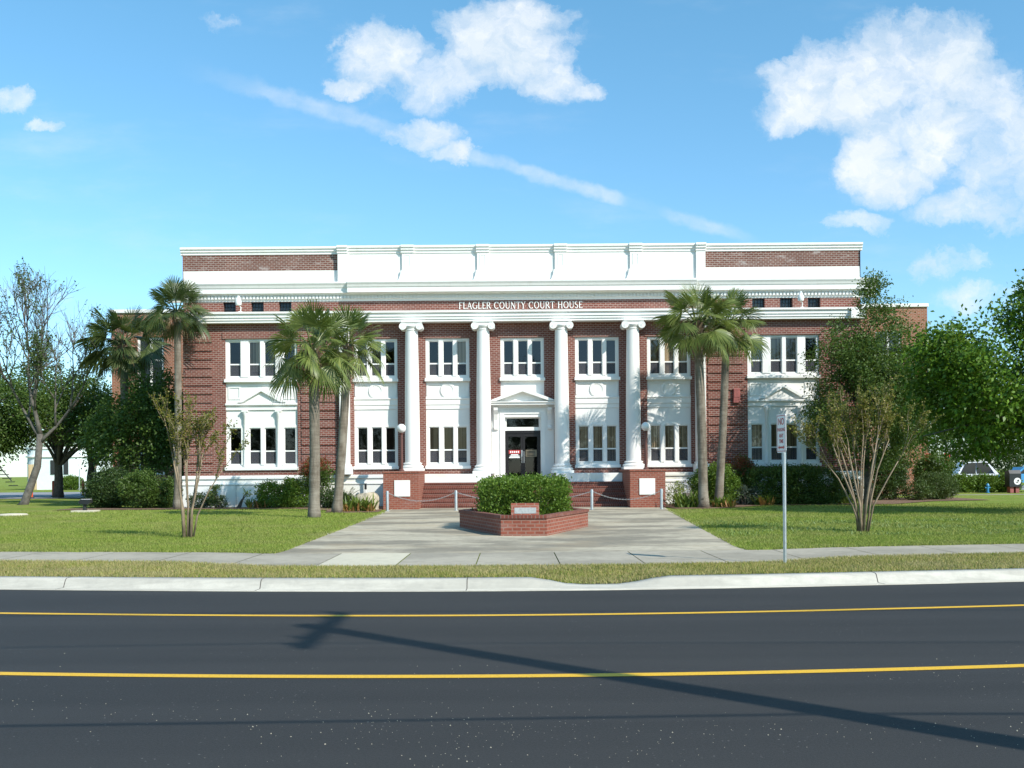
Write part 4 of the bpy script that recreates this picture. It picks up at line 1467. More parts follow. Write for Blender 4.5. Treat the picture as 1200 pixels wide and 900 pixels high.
pq = thing('memorial_block', 'small brick block with a grey inscribed stone plaque standing on the planter rim', 'memorial', (.29, 23.85, PZ + .475))
w_ = MB(); z0 = PZ + .4755
w_.prism_x([(23.80, z0), (24.18, z0), (24.18, z0 + .27), (23.95, z0 + .27)], -.0 - .03, .63)
w_.build('block', M['brick_red'], pq)
w_ = MB()
w_.prism_x([(23.812, z0 + .035), (23.835, z0 + .035), (23.957, z0 + .235), (23.934, z0 + .235)], .05, .56)
po = w_.build('plaque', M['plaque_grey'], pq)

# no parking sign (faces along the street)
SX, SY = 4.37, 16.3
SZ = float(T(SY))
st_ = thing('parking_sign', 'small red and white no parking sign on a galvanised pole by the kerb', 'sign', (SX, SY, SZ))
w_ = MB(); w_.tube([(SX, SY, SZ - .02), (SX, SY, SZ + 2.36)], .027, 14); w_.build('pole', M['steel'], st_, autos=50)
ang = R(83)                                        # panel turned towards the traffic from the left
ca, sa = math.cos(ang), math.sin(ang)
def sp_(u, v, w): return (SX + u * ca + w * -sa * -1 * -1, SY - u * sa - w * ca, SZ + v)
def panel(mb, u0, u1, v0, v1, w0, w1):
    pts = [(u0, v0), (u1, v0), (u1, v1), (u0, v1)]
    mb.prism(pts, lambda a, b: sp_(a, b, w0), lambda a, b: sp_(a, b, w1))
PV0, PV1, HWS = 1.79, 2.41, .19
w_ = MB()
rr = .035
pts = [(-HWS + rr, PV0), (HWS - rr, PV0), (HWS, PV0 + rr), (HWS, PV1 - rr), (HWS - rr, PV1), (-HWS + rr, PV1), (-HWS, PV1 - rr), (-HWS, PV0 + rr)]
w_.prism(pts, lambda a, b: sp_(a, b, .04), lambda a, b: sp_(a, b, .046))
so_ = w_.build('panel', M['sign_white'], st_)
w_ = MB()
for u0, u1, v0, v1 in ((-.17, .17, PV0 + .02, PV0 + .03), (-.17, .17, PV1 - .03, PV1 - .02), (-.17, -.16, PV0 + .03, PV1 - .03), (.16, .17, PV0 + .03, PV1 - .03)):
    panel(w_, u0, u1, v0, v1, .0461, .0475)
# double arrow at the foot
w_.prism([(-.13, PV0 + .085), (-.08, PV0 + .05), (-.08, PV0 + .07), (.08, PV0 + .07), (.08, PV0 + .05), (.13, PV0 + .085), (.08, PV0 + .12), (.08, PV0 + .1), (-.08, PV0 + .1), (-.08, PV0 + .12)], lambda a, b: sp_(a, b, .0461), lambda a, b: sp_(a, b, .0475))
w_.build('border', M['sign_red'], so_)


def flat_text(txt, size, u, v, name, mat, parent, thick=.0015):
    cu = bpy.data.curves.new(name, 'FONT'); cu.body = txt; cu.size = size; cu.align_x = 'CENTER'; cu.extrude = thick / 2; cu.offset = size * .02
    tmp = bpy.data.objects.new(name, cu); COL.objects.link(tmp)
    dg = bpy.context.evaluated_depsgraph_get()
    me = bpy.data.meshes.new_from_object(tmp.evaluated_get(dg))
    bpy.data.objects.remove(tmp)
    V = np.array([sp_(u + p.co.x, v + p.co.y, .047 + p.co.z) for p in me.vertices])
    org = ORG[parent.name]
    for p, q_ in zip(me.vertices, V): p.co = Vector(q_) - org
    me.materials.clear(); me.materials.append(mat)
    o = bpy.data.objects.new(name, me); COL.objects.link(o); o.parent = parent; ORG[o.name] = org
    return o


flat_text('NO', .15, 0, PV1 - .17, 'lettering', M['sign_red'], so_)
flat_text('PARKING', .075, 0, PV1 - .275, 'lettering', M['sign_red'], so_)
flat_text('ANY', .085, 0, PV1 - .375, 'lettering', M['sign_red'], so_)
flat_text('TIME', .085, 0, PV1 - .465, 'lettering', M['sign_red'], so_)

# spot light on its pad, stone disc
x, y = -16.85, 40.1; z = float(T(y))
t = thing('spot_light', 'black ground spot light on a small concrete pad on the left lawn', 'spot light', (x, y, z))
w_ = MB(); w_.box(x - .45, x + .45, y - .35, y + .35, z - .02, z + .07, bev=.015); w_.build('pad', M['slab_pale'], t)
w_ = MB(); w_.lathe([(.09, z + .071), (.09, z + .1), (.07, z + .11), (.07, z + .3)], x - .03, y, 14); w_.build('stem', M['dark_metal'], t, autos=40)
w_ = MB(); w_.prism_y([(x - .2, z + .32), (x + .12, z + .30), (x + .22, z + .36), (x + .22, z + .5), (x - .14, z + .5), (x - .22, z + .44)], y - .14, y + .14)
w_.build('housing', M['dark_metal'], t)
w_ = MB(); w_.box(x - .14, x + .2, y - .12, y + .12, z + .501, z + .512); w_.build('lens', M['sign_white'], t)
x, y = -18.3, 37.2; z = float(T(y))
w_ = MB(); w_.lathe([(.5, z - .03), (.52, z + .03), (.47, z + .07), (.2, z + .085), (.01, z + .09)], x, y, 28)
tag(w_.build('concrete_disc', M['slab_pale'], None, autos=40, loc=(x, y, z)), 'round concrete cover set in the lawn near the spot light', 'concrete cover')

# vent pipe by the left pedestal
x, y = -6.25, 43.3; z = float(T(y))
t = thing('vent_pipe', 'thin white pipe with a dark cap standing behind the boulder', 'pipe', (x, y, z))
w_ = MB(); w_.tube([(x, y, z), (x, y, z + .75)], .035, 10); w_.build('pipe', M['white'], t)
w_ = MB(); w_.tube([(x, y, z + .751), (x, y, z + 1.0)], .05, 10); w_.build('cap', M['dark_metal'], t)
# iron rain pipe on the left plinth
x = -11.85
w_ = MB(); w_.tube([(x, YP - .16, .15), (x, YP - .16, 1.15)], .02, 8)
tag(w_.build('conduit', M['steel'], None, loc=(x, YP - .16, .15)), 'thin grey conduit running up the white plinth of the left pavilion', 'conduit')

# boulder
def boulder(x, y, sx, sy, sz, label, mat, seed, name='boulder', cat='boulder'):
    bm = bmesh.new(); bmesh.ops.create_icosphere(bm, subdivisions=4, radius=1)
    r_ = random.Random(seed); ph = [r_.uniform(0, 6) for _ in range(9)]
    z = float(T(y))
    for v in bm.verts:
        p = v.co.copy()
        k = 1 + .13 * math.sin(2.3 * p.x + ph[0]) * math.cos(2.1 * p.y + ph[1]) + .08 * math.sin(5 * p.z + ph[2] + 3 * p.x) + .05 * math.sin(9 * p.y + ph[3]) * math.sin(8 * p.x + ph[4]) + .03 * math.sin(17 * p.z + ph[5]) * math.sin(15 * p.x + ph[6])
        q_ = p * k
        q_.z = max(-.5, q_.z); q_.z = min(q_.z, .78 + .08 * p.x)
        v.co = Vector((x + q_.x * sx, y + q_.y * sy, z + (q_.z + .32) * sz))
    mb = MB(); mb.add_bm(bm); bm.free()
    return tag(mb.build(name, mat, None, smooth=True, loc=(x, y, z)), label, cat)


boulder(-5.72, 39.95, .46, .4, .62, 'tan boulder beside the left brick pedestal, half behind orange lilies', M['rock'], 3)


# ------------------------------------------------------------------ foliage tools
def rand_dirs(n):
    v = rng.normal(size=(n, 3)); return v / np.linalg.norm(v, axis=1, keepdims=True)


def leaf_mesh_data(P, D, L, Wd, droop=0.15):
    """rhombic leaves at P pointing along D; length L, width Wd (arrays)"""
    n = len(P)
    up = rand_dirs(n)
    S = np.cross(D, up); S /= (np.linalg.norm(S, axis=1, keepdims=True) + 1e-9)
    tip = P + D * L[:, None]; tip[:, 2] -= droop * L
    mid = P + D * (L * .45)[:, None]
    V = np.stack([P, mid + S * Wd[:, None] * .5, tip, mid - S * Wd[:, None] * .5], 1)
    return V.reshape(-1, 3)


def leaves(name, P, D, l, w, mat, parent=None, loc=None, droop=.15):
    n = len(P)
    L = l * rng.uniform(.7, 1.3, n); Wd = w * rng.uniform(.75, 1.25, n)
    V = leaf_mesh_data(P, D, L, Wd, droop)
    F = np.arange(n * 4).reshape(-1, 4)
    return np_mesh(name, V, F, mat, parent, loc=loc)


_ph = rng.uniform(0, 6.28, (8, 3)); _fr = rng.normal(size=(8, 3))
def lump(P, f):
    """cheap smooth noise in 3D, about -1..1"""
    o = np.zeros(len(P))
    for k in range(8):
        o += np.sin((P @ _fr[k]) * f * (1 + .2 * k) + _ph[k, 0])
    return o / 2.8


def blob_points(blobs, n, shell=.5, gapf=1.2, gap=-.35, box=1.0):
    tot = np.array([b[3] * b[4] * b[5] for b in blobs]) ** .8
    cnt = rng.multinomial(n, tot / tot.sum())
    out = []
    for b, c in zip(blobs, cnt):
        d_ = rand_dirs(c); r = rng.uniform(0, 1, c) ** (shell / 1.5)
        if box < 1:
            d_ = rng.uniform(-1, 1, (c, 3))
            d_ = d_ / (np.abs(d_) ** (3 / box)).sum(1, keepdims=True) ** (box / 3)
        p = np.array(b[:3]) + d_ * r[:, None] * np.array(b[3:6])
        out.append(p)
    P = np.concatenate(out)
    return P[lump(P, gapf) > gap]


def clustered(C, per, rad, flat=.8):
    n = len(C) * per
    off = rng.normal(size=(n, 3)) * rad * np.array([1, 1, flat])
    return np.repeat(C, per, 0) + off


def out_dirs(P, c, mix=.5, up=.1):
    d_ = P - np.array(c); d_ /= np.linalg.norm(d_, axis=1, keepdims=True) + 1e-6
    v = d_ * mix + rand_dirs(len(P)) * (1 - mix * .6); v[:, 2] += up
    return v / np.linalg.norm(v, axis=1, keepdims=True)


def limbs(mb, base, trunk_h, r0, targets, lean=(0, 0), n=8, wig=.12):
    base = Vector(base); top = base + Vector((lean[0], lean[1], trunk_h))
    path = []; rad = []
    for k in range(6):
        t = k / 5
        p = base.lerp(top, t) + Vector((random.uniform(-wig, wig), random.uniform(-wig, wig), 0)) * (t > 0) * r0 * 2
        path.append(p); rad.append(r0 * (1.25 - .25 * min(1, t * 6)) * (1 - .35 * t))
    mb.tube(path, rad, n + 2)
    for tg in targets:
        tg = Vector(tg)
        k = random.choice((3, 4, 5)); s = path[k]
        ln_ = (tg - s).length
        mid = s.lerp(tg, .45) + Vector((random.uniform(-.1, .1), random.uniform(-.1, .1), .12)) * ln_
        q1 = s.lerp(mid, .5) + Vector((0, 0, .02 * ln_)); q2 = mid.lerp(tg, .5) + Vector((random.uniform(-.05, .05), random.uniform(-.05, .05), .03)) * ln_
        rr_ = rad[k] * random.uniform(.4, .6)
        mb.tube([s, q1, mid, q2, tg], [rr_, rr_ * .8, rr_ * .6, rr_ * .38, rr_ * .15], n - 2)


def leafy_tree(name, label, cat, x, y, blobs, n_cl, per, cl_r, l, w, mat, trunk_h, r0, bark, group=None, lean=(0, 0), shell=.5, gapf=1.2, gap=-.35, n_limbs=14, flat=.8, z=None):
    z = float(T(y)) if z is None else z
    t = thing(name, label, cat, (x, y, z), group)
    bl = [(x + b[0], y + b[1], z + b[2], *b[3:]) for b in blobs]
    C = blob_points(bl, n_cl, shell, gapf, gap)
    P = clustered(C, per, cl_r, flat)
    c = np.mean(np.array([b[:3] for b in bl]), 0)
    leaves('crown', P, out_dirs(P, c), l, w, mat, t)
    mb = MB()
    pick = C[rng.choice(len(C), min(n_limbs, len(C)), replace=False)]
    limbs(mb, (x, y, z - .05), trunk_h, r0, pick, lean)
    mb.build('trunk', bark, t, smooth=True)
    return t


def bush(name, label, cat, x, y, blobs, n_cl, per, cl_r, l, w, mat, group=None, shell=.35, gap=-.6, stems=7, up=.25, stem_mat='bark_dark', z=None, box=1.0):
    z = float(T(y)) if z is None else z
    t = thing(name, label, cat, (x, y, z), group)
    bl = [(x + b[0], y + b[1], z + b[2], *b[3:]) for b in blobs]
    C = blob_points(bl, n_cl, shell, 2.0, gap, box)
    P = clustered(C, per, cl_r)
    P[:, 2] = np.maximum(P[:, 2], z + .02)
    c = np.mean(np.array([b[:3] for b in bl]), 0); c[2] = z + .2
    leaves('foliage', P, out_dirs(P, c, .5, up), l, w, mat, t)
    mb = MB()
    for k in range(stems):
        e = C[rng.integers(len(C))]
        s = Vector((x + random.uniform(-.12, .12), y + random.uniform(-.1, .1), z - .02))
        m_ = s.lerp(Vector(e), .5) + Vector((0, 0, .1))
        mb.tube([s, m_, e], [.022, .016, .006], 6)
    mb.build('stem', M[stem_mat], t)
    return t


# ------------------------------------------------------------------ palms
def palm(x, y, h, r0, crown_r, label, mat='palm_leaf', n_fr=46, boots=False, lean=(0, 0), seed=1, group='cabbage palms in front of the court house', low=-48, dead=4):
    rr = random.Random(seed)
    z = float(T(y))
    t = thing('palm_tree', label, 'palm tree', (x, y, z), group)
    top = Vector((x + lean[0], y + lean[1], z + h))
    base = Vector((x, y, z - .03))
    mb = MB(); path = []; rad = []
    N = 26
    for k in range(N + 1):
        u = k / N
        p = base.lerp(top, u) + Vector((math.sin(u * 3.1) * .04, 0, 0))
        path.append(p)
        f = 1.28 - .28 * min(1, u * 9) if u < .11 else 1.0 - .1 * u
        rad.append(r0 * f * (1 + .03 * math.sin(k * 2.4) + rr.uniform(-.018, .018)))
    mb.tube(path, rad, 18)
    mb.build('trunk', M['palm_bark'], t, smooth=True)
    # old leaf bases under the crown
    bt = MB()
    nb = 60 if boots else 26
    for k in range(nb):
        a = k * 2.39996; v = h - (.10 + (1.15 if boots else .5) * k / nb)
        c = Vector((x + lean[0] * v / h, y + lean[1] * v / h, z + v))
        o_ = Vector((math.cos(a), math.sin(a), 0))
        side = Vector((-o_.y, o_.x, 0))
        ro = r0 * .85; wd = .085 if boots else .06; ln_ = rr.uniform(.18, .34) if boots else rr.uniform(.12, .25)
        A = c + o_ * ro
        E_ = A + o_ * ln_ * .55 + Vector((0, 0, ln_ * .8))
        bt.face([tuple(A - side * wd), tuple(A + side * wd), tuple(E_ + side * wd * .45), tuple(E_ - side * wd * .45)])
        bt.face([tuple(A - side * wd + o_ * -.03), tuple(E_ - side * wd * .45 - o_ * .04), tuple(E_ + side * wd * .45 - o_ * .04), tuple(A + side * wd - o_ * .03)])
    bt.build('leaf_base', M['boot'], t)
    V = []; F = []; Vd = []; Fd = []
    pet = MB()
    for i in range(n_fr + dead):
        is_dead = i >= n_fr
        u = (i + .5) / n_fr
        az = i * 2.39996 + rr.uniform(-.25, .25)
        el = R(82 - (82 - low) * (u ** .9)) + rr.uniform(-.2, .2)
        if is_dead: el = R(rr.uniform(-72, -55))
        hd = Vector((math.cos(az), math.sin(az), 0))
        dirn = hd * math.cos(el) + Vector((0, 0, math.sin(el)))
        pl_ = crown_r * (.56 if not is_dead else .3) * rr.uniform(.8, 1.12)
        s = top + Vector((0, 0, .02)) + hd * r0 * .5
        roll_ = rr.uniform(-.8, .8)
        # petiole arches over
        sag = .16 if el > R(10) else .28
        e = s + dirn * pl_ + Vector((0, 0, -sag * pl_ * math.cos(el)))
        m_ = s + dirn * pl_ * .5 + Vector((0, 0, .02))
        if not is_dead: pet.tube([s, m_, e], [.022, .016, .011], 5)
        fd = (e - m_).normalized()
        side = fd.cross(Vector((0, 0, 1)))
        if side.length < .05: side = Vector((-hd.y, hd.x, 0))
        side.normalize(); nrm = side.cross(fd).normalized(); side, nrm = side * math.cos(roll_) + nrm * math.sin(roll_), nrm * math.cos(roll_) - side * math.sin(roll_)
        fr_ = crown_r * .52 * rr.uniform(.85, 1.1) * (.7 if is_dead else 1)
        ns = 34 if not is_dead else 16
        tv, tf = (Vd, Fd) if is_dead else (V, F)
        fold = rr.uniform(.1, .5); dr = (.5 + 1.0 * u) * rr.uniform(.6, 1.4) if not is_dead else 2.5
        for j in range(ns):
            q_ = (j + .5) / ns * 2 - 1
            a = q_ * R(112) + rr.uniform(-.045, .045)
            d_ = fd * math.cos(a) + side * math.sin(a) - nrm * (fold * abs(math.sin(a)) * .8) 
            d_.normalize()
            ln_ = fr_ * (1.0 - .38 * abs(q_) ** 2) * rr.uniform(.93, 1.05)
            wd = .0205 * (crown_r / 1.5)
            ss = d_.cross(nrm)
            if ss.length < .05: ss = side.copy()
            ss.normalize()
            o0 = e + d_ * .03
            p1 = o0 + d_ * ln_ * .55 + Vector((0, 0, -.02 * dr * ln_))
            p2 = o0 + d_ * ln_ * .84 + Vector((0, 0, -.08 * dr * ln_))
            p3 = o0 + d_ * ln_ * 1.03 + Vector((0, 0, -(.16 + .1 * rr.random()) * dr * ln_))
            b = len(tv)
            up_ = nrm * wd * .35
            tv += [o0, p1 - ss * wd + up_, p1 + ss * wd - up_, p2 - ss * wd * .55 + up_, p2 + ss * wd * .55 - up_, p3]
            tf += [(b, b + 2, b + 1, b + 1), (b + 1, b + 2, b + 4, b + 3), (b + 3, b + 4, b + 5, b + 5)]
    def put(nm, tv, tf, mt):
        me_v = np.array([tuple(v) for v in tv]); tri = []
        for q_ in tf:
            if q_[2] == q_[3]: tri.append(q_[:3])
            else: tri += [(q_[0], q_[1], q_[2]), (q_[0], q_[2], q_[3])]
        return np_mesh(nm, me_v, np.array(tri), mt, t)
    put('crown', V, F, M[mat])
    if dead: put('dead_frond', Vd, Fd, M['palm_dead'])
    pet.build('leaf_stalk', M[mat], t)
    return t


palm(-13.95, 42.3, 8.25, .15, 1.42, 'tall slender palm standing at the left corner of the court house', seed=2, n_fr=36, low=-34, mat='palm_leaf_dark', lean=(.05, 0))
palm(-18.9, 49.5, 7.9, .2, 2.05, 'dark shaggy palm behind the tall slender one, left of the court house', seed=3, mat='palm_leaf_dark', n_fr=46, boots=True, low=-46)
palm(-6.56, 33.6, 5.6, .182, 1.62, 'palm with shaggy old leaf bases, left one of the pair before the left pavilion', seed=4, n_fr=35, boots=True, low=-36)
palm(-6.5, 37.6, 6.25, .17, 1.52, 'slimmer palm with a bare trunk, right of its pair in front of the left pavilion', seed=5, n_fr=33, low=-34, lean=(.45, 0))
palm(7.4, 39.3, 7.2, .185, 1.66, 'palm with the thicker trunk, left of its pair in front of the right pavilion', seed=6, n_fr=35, boots=True, low=-36, lean=(-.2, 0))
palm(8.3, 40.9, 7.3, .165, 1.58, 'palm with the thinner trunk, right of its pair in front of the right pavilion', seed=7, n_fr=33, boots=True, low=-36, lean=(.4, .1))


# ------------------------------------------------------------------ crape myrtles (bare vase of stems, few leaves)
def crape(x, y, stems, h, spread, label, seed, n_leaf, l=.06, lo=.42):
    rr = random.Random(seed)
    z = float(T(y))
    t = thing('crape_myrtle', label, 'tree', (x, y, z), 'leggy crape myrtles on the lawn')
    mb = MB(); tips = []
    for k, (dx, dy, hh) in enumerate(stems):
        b = Vector((x + dx * .08 + rr.uniform(-.06, .06), y + rr.uniform(-.08, .08), z - .02))
        e = Vector((x + dx, y + dy, z + hh))
        p1 = b.lerp(e, .3) + Vector((-dx * .12 + rr.uniform(-.03, .03), 0, hh * .04)); p2 = b.lerp(e, .65) + Vector((-dx * .07 + rr.uniform(-.04, .04), rr.uniform(-.04, .04), hh * .03))
        r0 = rr.uniform(.019, .031)
        mb.tube([b, p1, p2, e], [r0 * 1.25, r0, r0 * .75, r0 * .45], 8)
        # forks
        def fork(s, d_, ln_, r_, depth):
            e2 = s + d_ * ln_
            mid = s.lerp(e2, .5) + Vector((rr.uniform(-.04, .04), rr.uniform(-.04, .04), .03))
            mb.tube([s, mid, e2], [r_, r_ * .7, r_ * .35], 5)
            tips.append((s, mid)); tips.append((mid, e2))
            if depth > 0:
                for _ in range(rr.choice((2, 3))):
                    nd = (d_ + Vector((rr.uniform(-.55, .55), rr.uniform(-.55, .55), rr.uniform(-.1, .4)))).normalized()
                    fork(s.lerp(e2, rr.uniform(.35, .95)), nd, ln_ * rr.uniform(.5, .75), r_ * .5, depth - 1)
        d0 = (e - p2).normalized()
        for _ in range(3):
            nd = (d0 + Vector((rr.uniform(-.4, .4), rr.uniform(-.4, .4), rr.uniform(0, .3)))).normalized()
            fork(p2.lerp(e, rr.uniform(.2, 1)), nd, h * rr.uniform(.2, .36), r0 * .5, 2)
    mb.build('trunk', M['bark_crape'], t, smooth=True)
    P = []
    for _ in range(n_leaf):
        s, e = rr.choice(tips)
        P.append(tuple(s.lerp(e, rr.random()) + Vector((rr.gauss(0, .03), rr.gauss(0, .03), rr.gauss(0, .03)))))
    P = np.array(P)
    leaves('crown', P, out_dirs(P, (x, y, z + h * .4), .4, .3), l, l * .55, M['leaf_yellow'], t)
    return t


crape(-7.6, 23.75, [(-.4, .1, 2.1), (-.25, -.2, 2.2), (-.1, .2, 2.0), (.06, -.1, 2.3), (.2, .2, 2.1), (.38, .0, 2.0), (.85, -.1, 1.6)], 2.75, 1.0, 'thin crape myrtle with yellowish leaves on the left lawn', 21, 4600, .06)
crape(8.25, 23.95, [(-1.0, .1, 1.9), (-.75, -.2, 2.1), (-.5, .2, 2.2), (-.35, -.1, 2.0), (-.15, .25, 2.4), (-.02, -.2, 2.3), (.15, .1, 2.4), (.3, -.25, 2.3), (.45, .2, 2.1), (.65, 0, 2.2), (.95, -.1, 1.9)], 2.7, 1.2, 'many stemmed crape myrtle with yellow green leaves on the right lawn', 22, 8500, .06)

# ------------------------------------------------------------------ bare tree on the left
def bare_tree(x, y, h, label, seed):
    rr = random.Random(seed)
    z = float(T(y))
    t = thing('bare_tree', label, 'tree', (x, y, z))
    mb = MB(); tips = []
    def grow(s, d_, ln_, r_, depth):
        pts = [s]; p = s.copy(); dd = d_.copy()
        for k in range(4):
            dd = (dd + Vector((rr.uniform(-.16, .16), rr.uniform(-.16, .16), rr.uniform(-.02, .12)))).normalized()
            p = p + dd * ln_ / 4; pts.append(p.copy())
        mb.tube(pts, [r_ * (1 - .13 * k) for k in range(5)], 8 if r_ > .05 else (5 if r_ > .015 else 4), cap=r_ > .02)
        if depth <= 2: tips.extend(zip(pts[1:-1], pts[2:]))
        if depth == 0: return
        nk = rr.choice((2, 3, 3)) if depth > 1 else rr.choice((3, 4))
        for k in range(nk):
            a = rr.uniform(0, 6.28); sp = rr.uniform(.45, .95)
            perp = dd.cross(Vector((math.cos(a), math.sin(a), .3))).normalized()
            nd = (dd + perp * sp + Vector((0, 0, .12))).normalized()
            grow(pts[rr.choice((2, 3, 4, 4))], nd, ln_ * rr.uniform(.62, .86), r_ * rr.uniform(.48, .66), depth - 1)
        grow(pts[4], (dd + Vector((0, 0, .1))).normalized(), ln_ * .8, r_ * .62, depth - 1)
    b = Vector((x, y, z - .1))
    k1 = b + Vector((.75, 0, 2.0)); k2 = b + Vector((.85, .1, 3.6))
    mb.tube([b, b + Vector((.12, 0, .25)), k1, k2], [.27, .2, .17, .15], 12)
    grow(k2, Vector((-.02, 0, 1)), h * .2, .13, 5)
    grow(k1.lerp(k2, .7), Vector((.75, -.1, .8)).normalized(), h * .2, .1, 4)
    grow(k1.lerp(k2, .9), Vector((-.7, .2, .8)).normalized(), h * .2, .1, 4)
    mb.build('trunk', M['bark_grey'], t, smooth=True)
    P = []
    for _ in range(6500):
        s, e = rr.choice(tips)
        P.append(tuple(s.lerp(e, rr.random()) + Vector((rr.gauss(0, .04), rr.gauss(0, .04), rr.gauss(0, .04)))))
    P = np.array(P)
    P = P[(lump(P, 1.1) > .05) | (P[:, 2] < z + h * .62)]
    leaves('crown', P, rand_dirs(len(P)), .13, .075, M['leaf_olive'], t)


bare_tree(-24.3, 50.4, 11.6, 'tall nearly bare tree with a leaning trunk at the left edge of the lawn', 31)

# ------------------------------------------------------------------ green trees
leafy_tree('oak_tree', 'forked dark trunk tree beside the side street, behind the bare tree', 'tree', -28.6, 64, [(-3.4, 0, 5.0, 3.2, 2.6, 1.9), (.6, -.5, 5.4, 3.2, 2.6, 2.2), (3.6, .5, 4.6, 2.8, 2.4, 2.0), (-1.0, 0, 7.0, 3.2, 2, 1.6)], 860, 44, .36, .18, .095, M['leaf_mid'], 3.4, .3, M['bark_dark'], 'trees along the left side street', n_limbs=24, gap=-.3)
leafy_tree('oak_tree', 'slim trunk tree beside the orange posts, nearest the hedge', 'tree', -27.6, 66.5, [(-.5, 0, 5.6, 2.8, 2.2, 2.2), (2.8, .5, 4.6, 3.2, 2.4, 2.0), (4.2, 1, 6.2, 2.4, 2, 1.8)], 760, 44, .36, .18, .095, M['leaf_mid'], 3.4, .24, M['bark_dark'], 'trees along the left side street', n_limbs=18, gap=-.3)
leafy_tree('oak_tree', 'low leafy tree at the far left edge, overhanging the side street', 'tree', -32.6, 60.5, [(-1, 0, 4.6, 3.6, 2.6, 1.8), (2.2, 0, 5.4, 3.0, 2.2, 1.8), (0, .5, 3.6, 3.4, 2.0, 1.2)], 900, 44, .36, .18, .1, M['leaf_mid'], 2.6, .3, M['bark_dark'], 'trees along the left side street', n_limbs=16, gap=-.5)
leafy_tree('holly_tree', 'dense dark tree under the palms at the left corner of the court house', 'tree', -16.7, 47.2, [(-.3, -.2, 3.4, 2.1, 1.7, 2.0), (1.4, -.3, 3.0, 1.5, 1.4, 1.9), (-1.9, 0, 3.0, 1.3, 1.2, 1.6), (.2, 0, 5.0, 1.3, 1.2, 1.3)], 900, 44, .24, .14, .08, M['leaf_mid'], 2.2, .14, M['bark_grey'], n_limbs=18, gap=-.45)
leafy_tree('cedar_tree', 'tall dark olive tree with two tops at the right corner of the court house', 'tree', 14.2, 40.6, [(.2, -.4, 3.6, 2.3, 2.0, 2.3), (-.7, -.4, 5.6, 1.7, 1.6, 1.9), (1.4, .1, 5.4, 1.8, 1.6, 2.0), (.2, -.3, 7.2, .75, .8, 2.0), (1.45, .2, 7.3, .6, .7, 1.7), (-1.5, -.4, 3.6, 1.0, 1.0, 1.1), (.25, -.3, 8.8, .3, .3, .9), (1.5, .2, 8.6, .28, .3, .8), (2.3, .2, 3.6, 1.2, 1.2, 1.6)], 1850, 48, .19, .11, .058, M['leaf_mid'], 4.4, .16, M['bark_dark'], shell=.62, gap=-.3, gapf=1.7, n_limbs=22)
leafy_tree('broadleaf_tree', 'large bright green broadleaf tree filling the right edge of the lawn', 'tree', 17.6, 33.2, [(-1.0, 0, 4.4, 3.6, 3.4, 2.3), (-3.0, -.2, 3.6, 1.9, 2.0, 1.9), (-1.9, -.5, 5.3, 2.0, 2.0, 1.5), (.7, -.4, 6.2, 2.2, 2.2, 2.0), (-.8, -1.4, 3.2, 3.2, 2.2, 1.5), (-3.2, -.6, 4.8, 1.2, 1.2, 1.2), (1.8, 0, 3.4, 2.4, 2.4, 1.8), (2.0, -.2, 5.4, 2.0, 2.0, 1.8), (-.2, -.4, 7.0, .9, .9, 1.0), (-2.6, -.3, 6.2, .7, .8, .8), (-3.9, -.4, 5.2, .6, .6, .6), (1.2, -.2, 7.6, 1.0, .9, 1.0)], 2000, 50, .27, .155, .088, M['leaf_bright'], 2.4, .22, M['bark_grey'], shell=.5, gap=-.12, gapf=1.25, n_limbs=40)

# ------------------------------------------------------------------ shrubs
bush('planter_hedge', 'bright green clipped hedge filling the brick planter', 'hedge', .3, 27.3, [(0, 0, .66, 1.14, 1.65, .52), (.3, -.2, .68, .8, 1.5, .53), (-.45, .1, .64, .62, 1.4, .53)], 1700, 18, .07, .075, .042, M['leaf_hedge'], shell=.25, gap=-2, up=.5, z=PZ + .1, box=.42)
bush('hedge_shrub', 'dark clipped shrub at the left end of the foundation planting', 'shrub', -17.5, 44.6, [(0, 0, .85, 1.0, .9, .85), (-.5, 0, .7, .7, .8, .7)], 480, 30, .1, .09, .05, M['leaf_dark'], 'shrubs left of the court house', shell=.25, gap=-2)
bush('hedge_shrub', 'loose green shrub between the dark clipped shrub and the tall slender palm', 'shrub', -15.7, 43.6, [(0, 0, .8, 1.15, .8, .8), (.7, 0, .65, .7, .7, .65)], 480, 30, .11, .1, .05, M['leaf_mid'], 'shrubs left of the court house', shell=.25, gap=-1)
bush('hedge_shrub', 'low dark shrub right of the tall slender palm, under the white plinth', 'shrub', -13.2, 43.1, [(0, 0, .32, .55, .3, .32), (.75, 0, .25, .4, .3, .26)], 120, 26, .07, .08, .04, M['leaf_dark'], 'shrubs left of the court house', shell=.25, gap=-1)
for x, y, s_, lb in ((-12.35, 42.9, .6, 'pale loose plant against the white plinth, nearest the left corner'), (-11.55, 42.8, .55, 'pale yellowish plant beside the conduit on the white plinth')):
    bush('foundation_plant', lb, 'plant', x, y, [(0, 0, s_ * .8, s_ * .75, .35, s_ * .75)], 150, 22, .08, .11, .055, M['leaf_pale'], 'pale plants along the left plinth', shell=.5, gap=-.2)


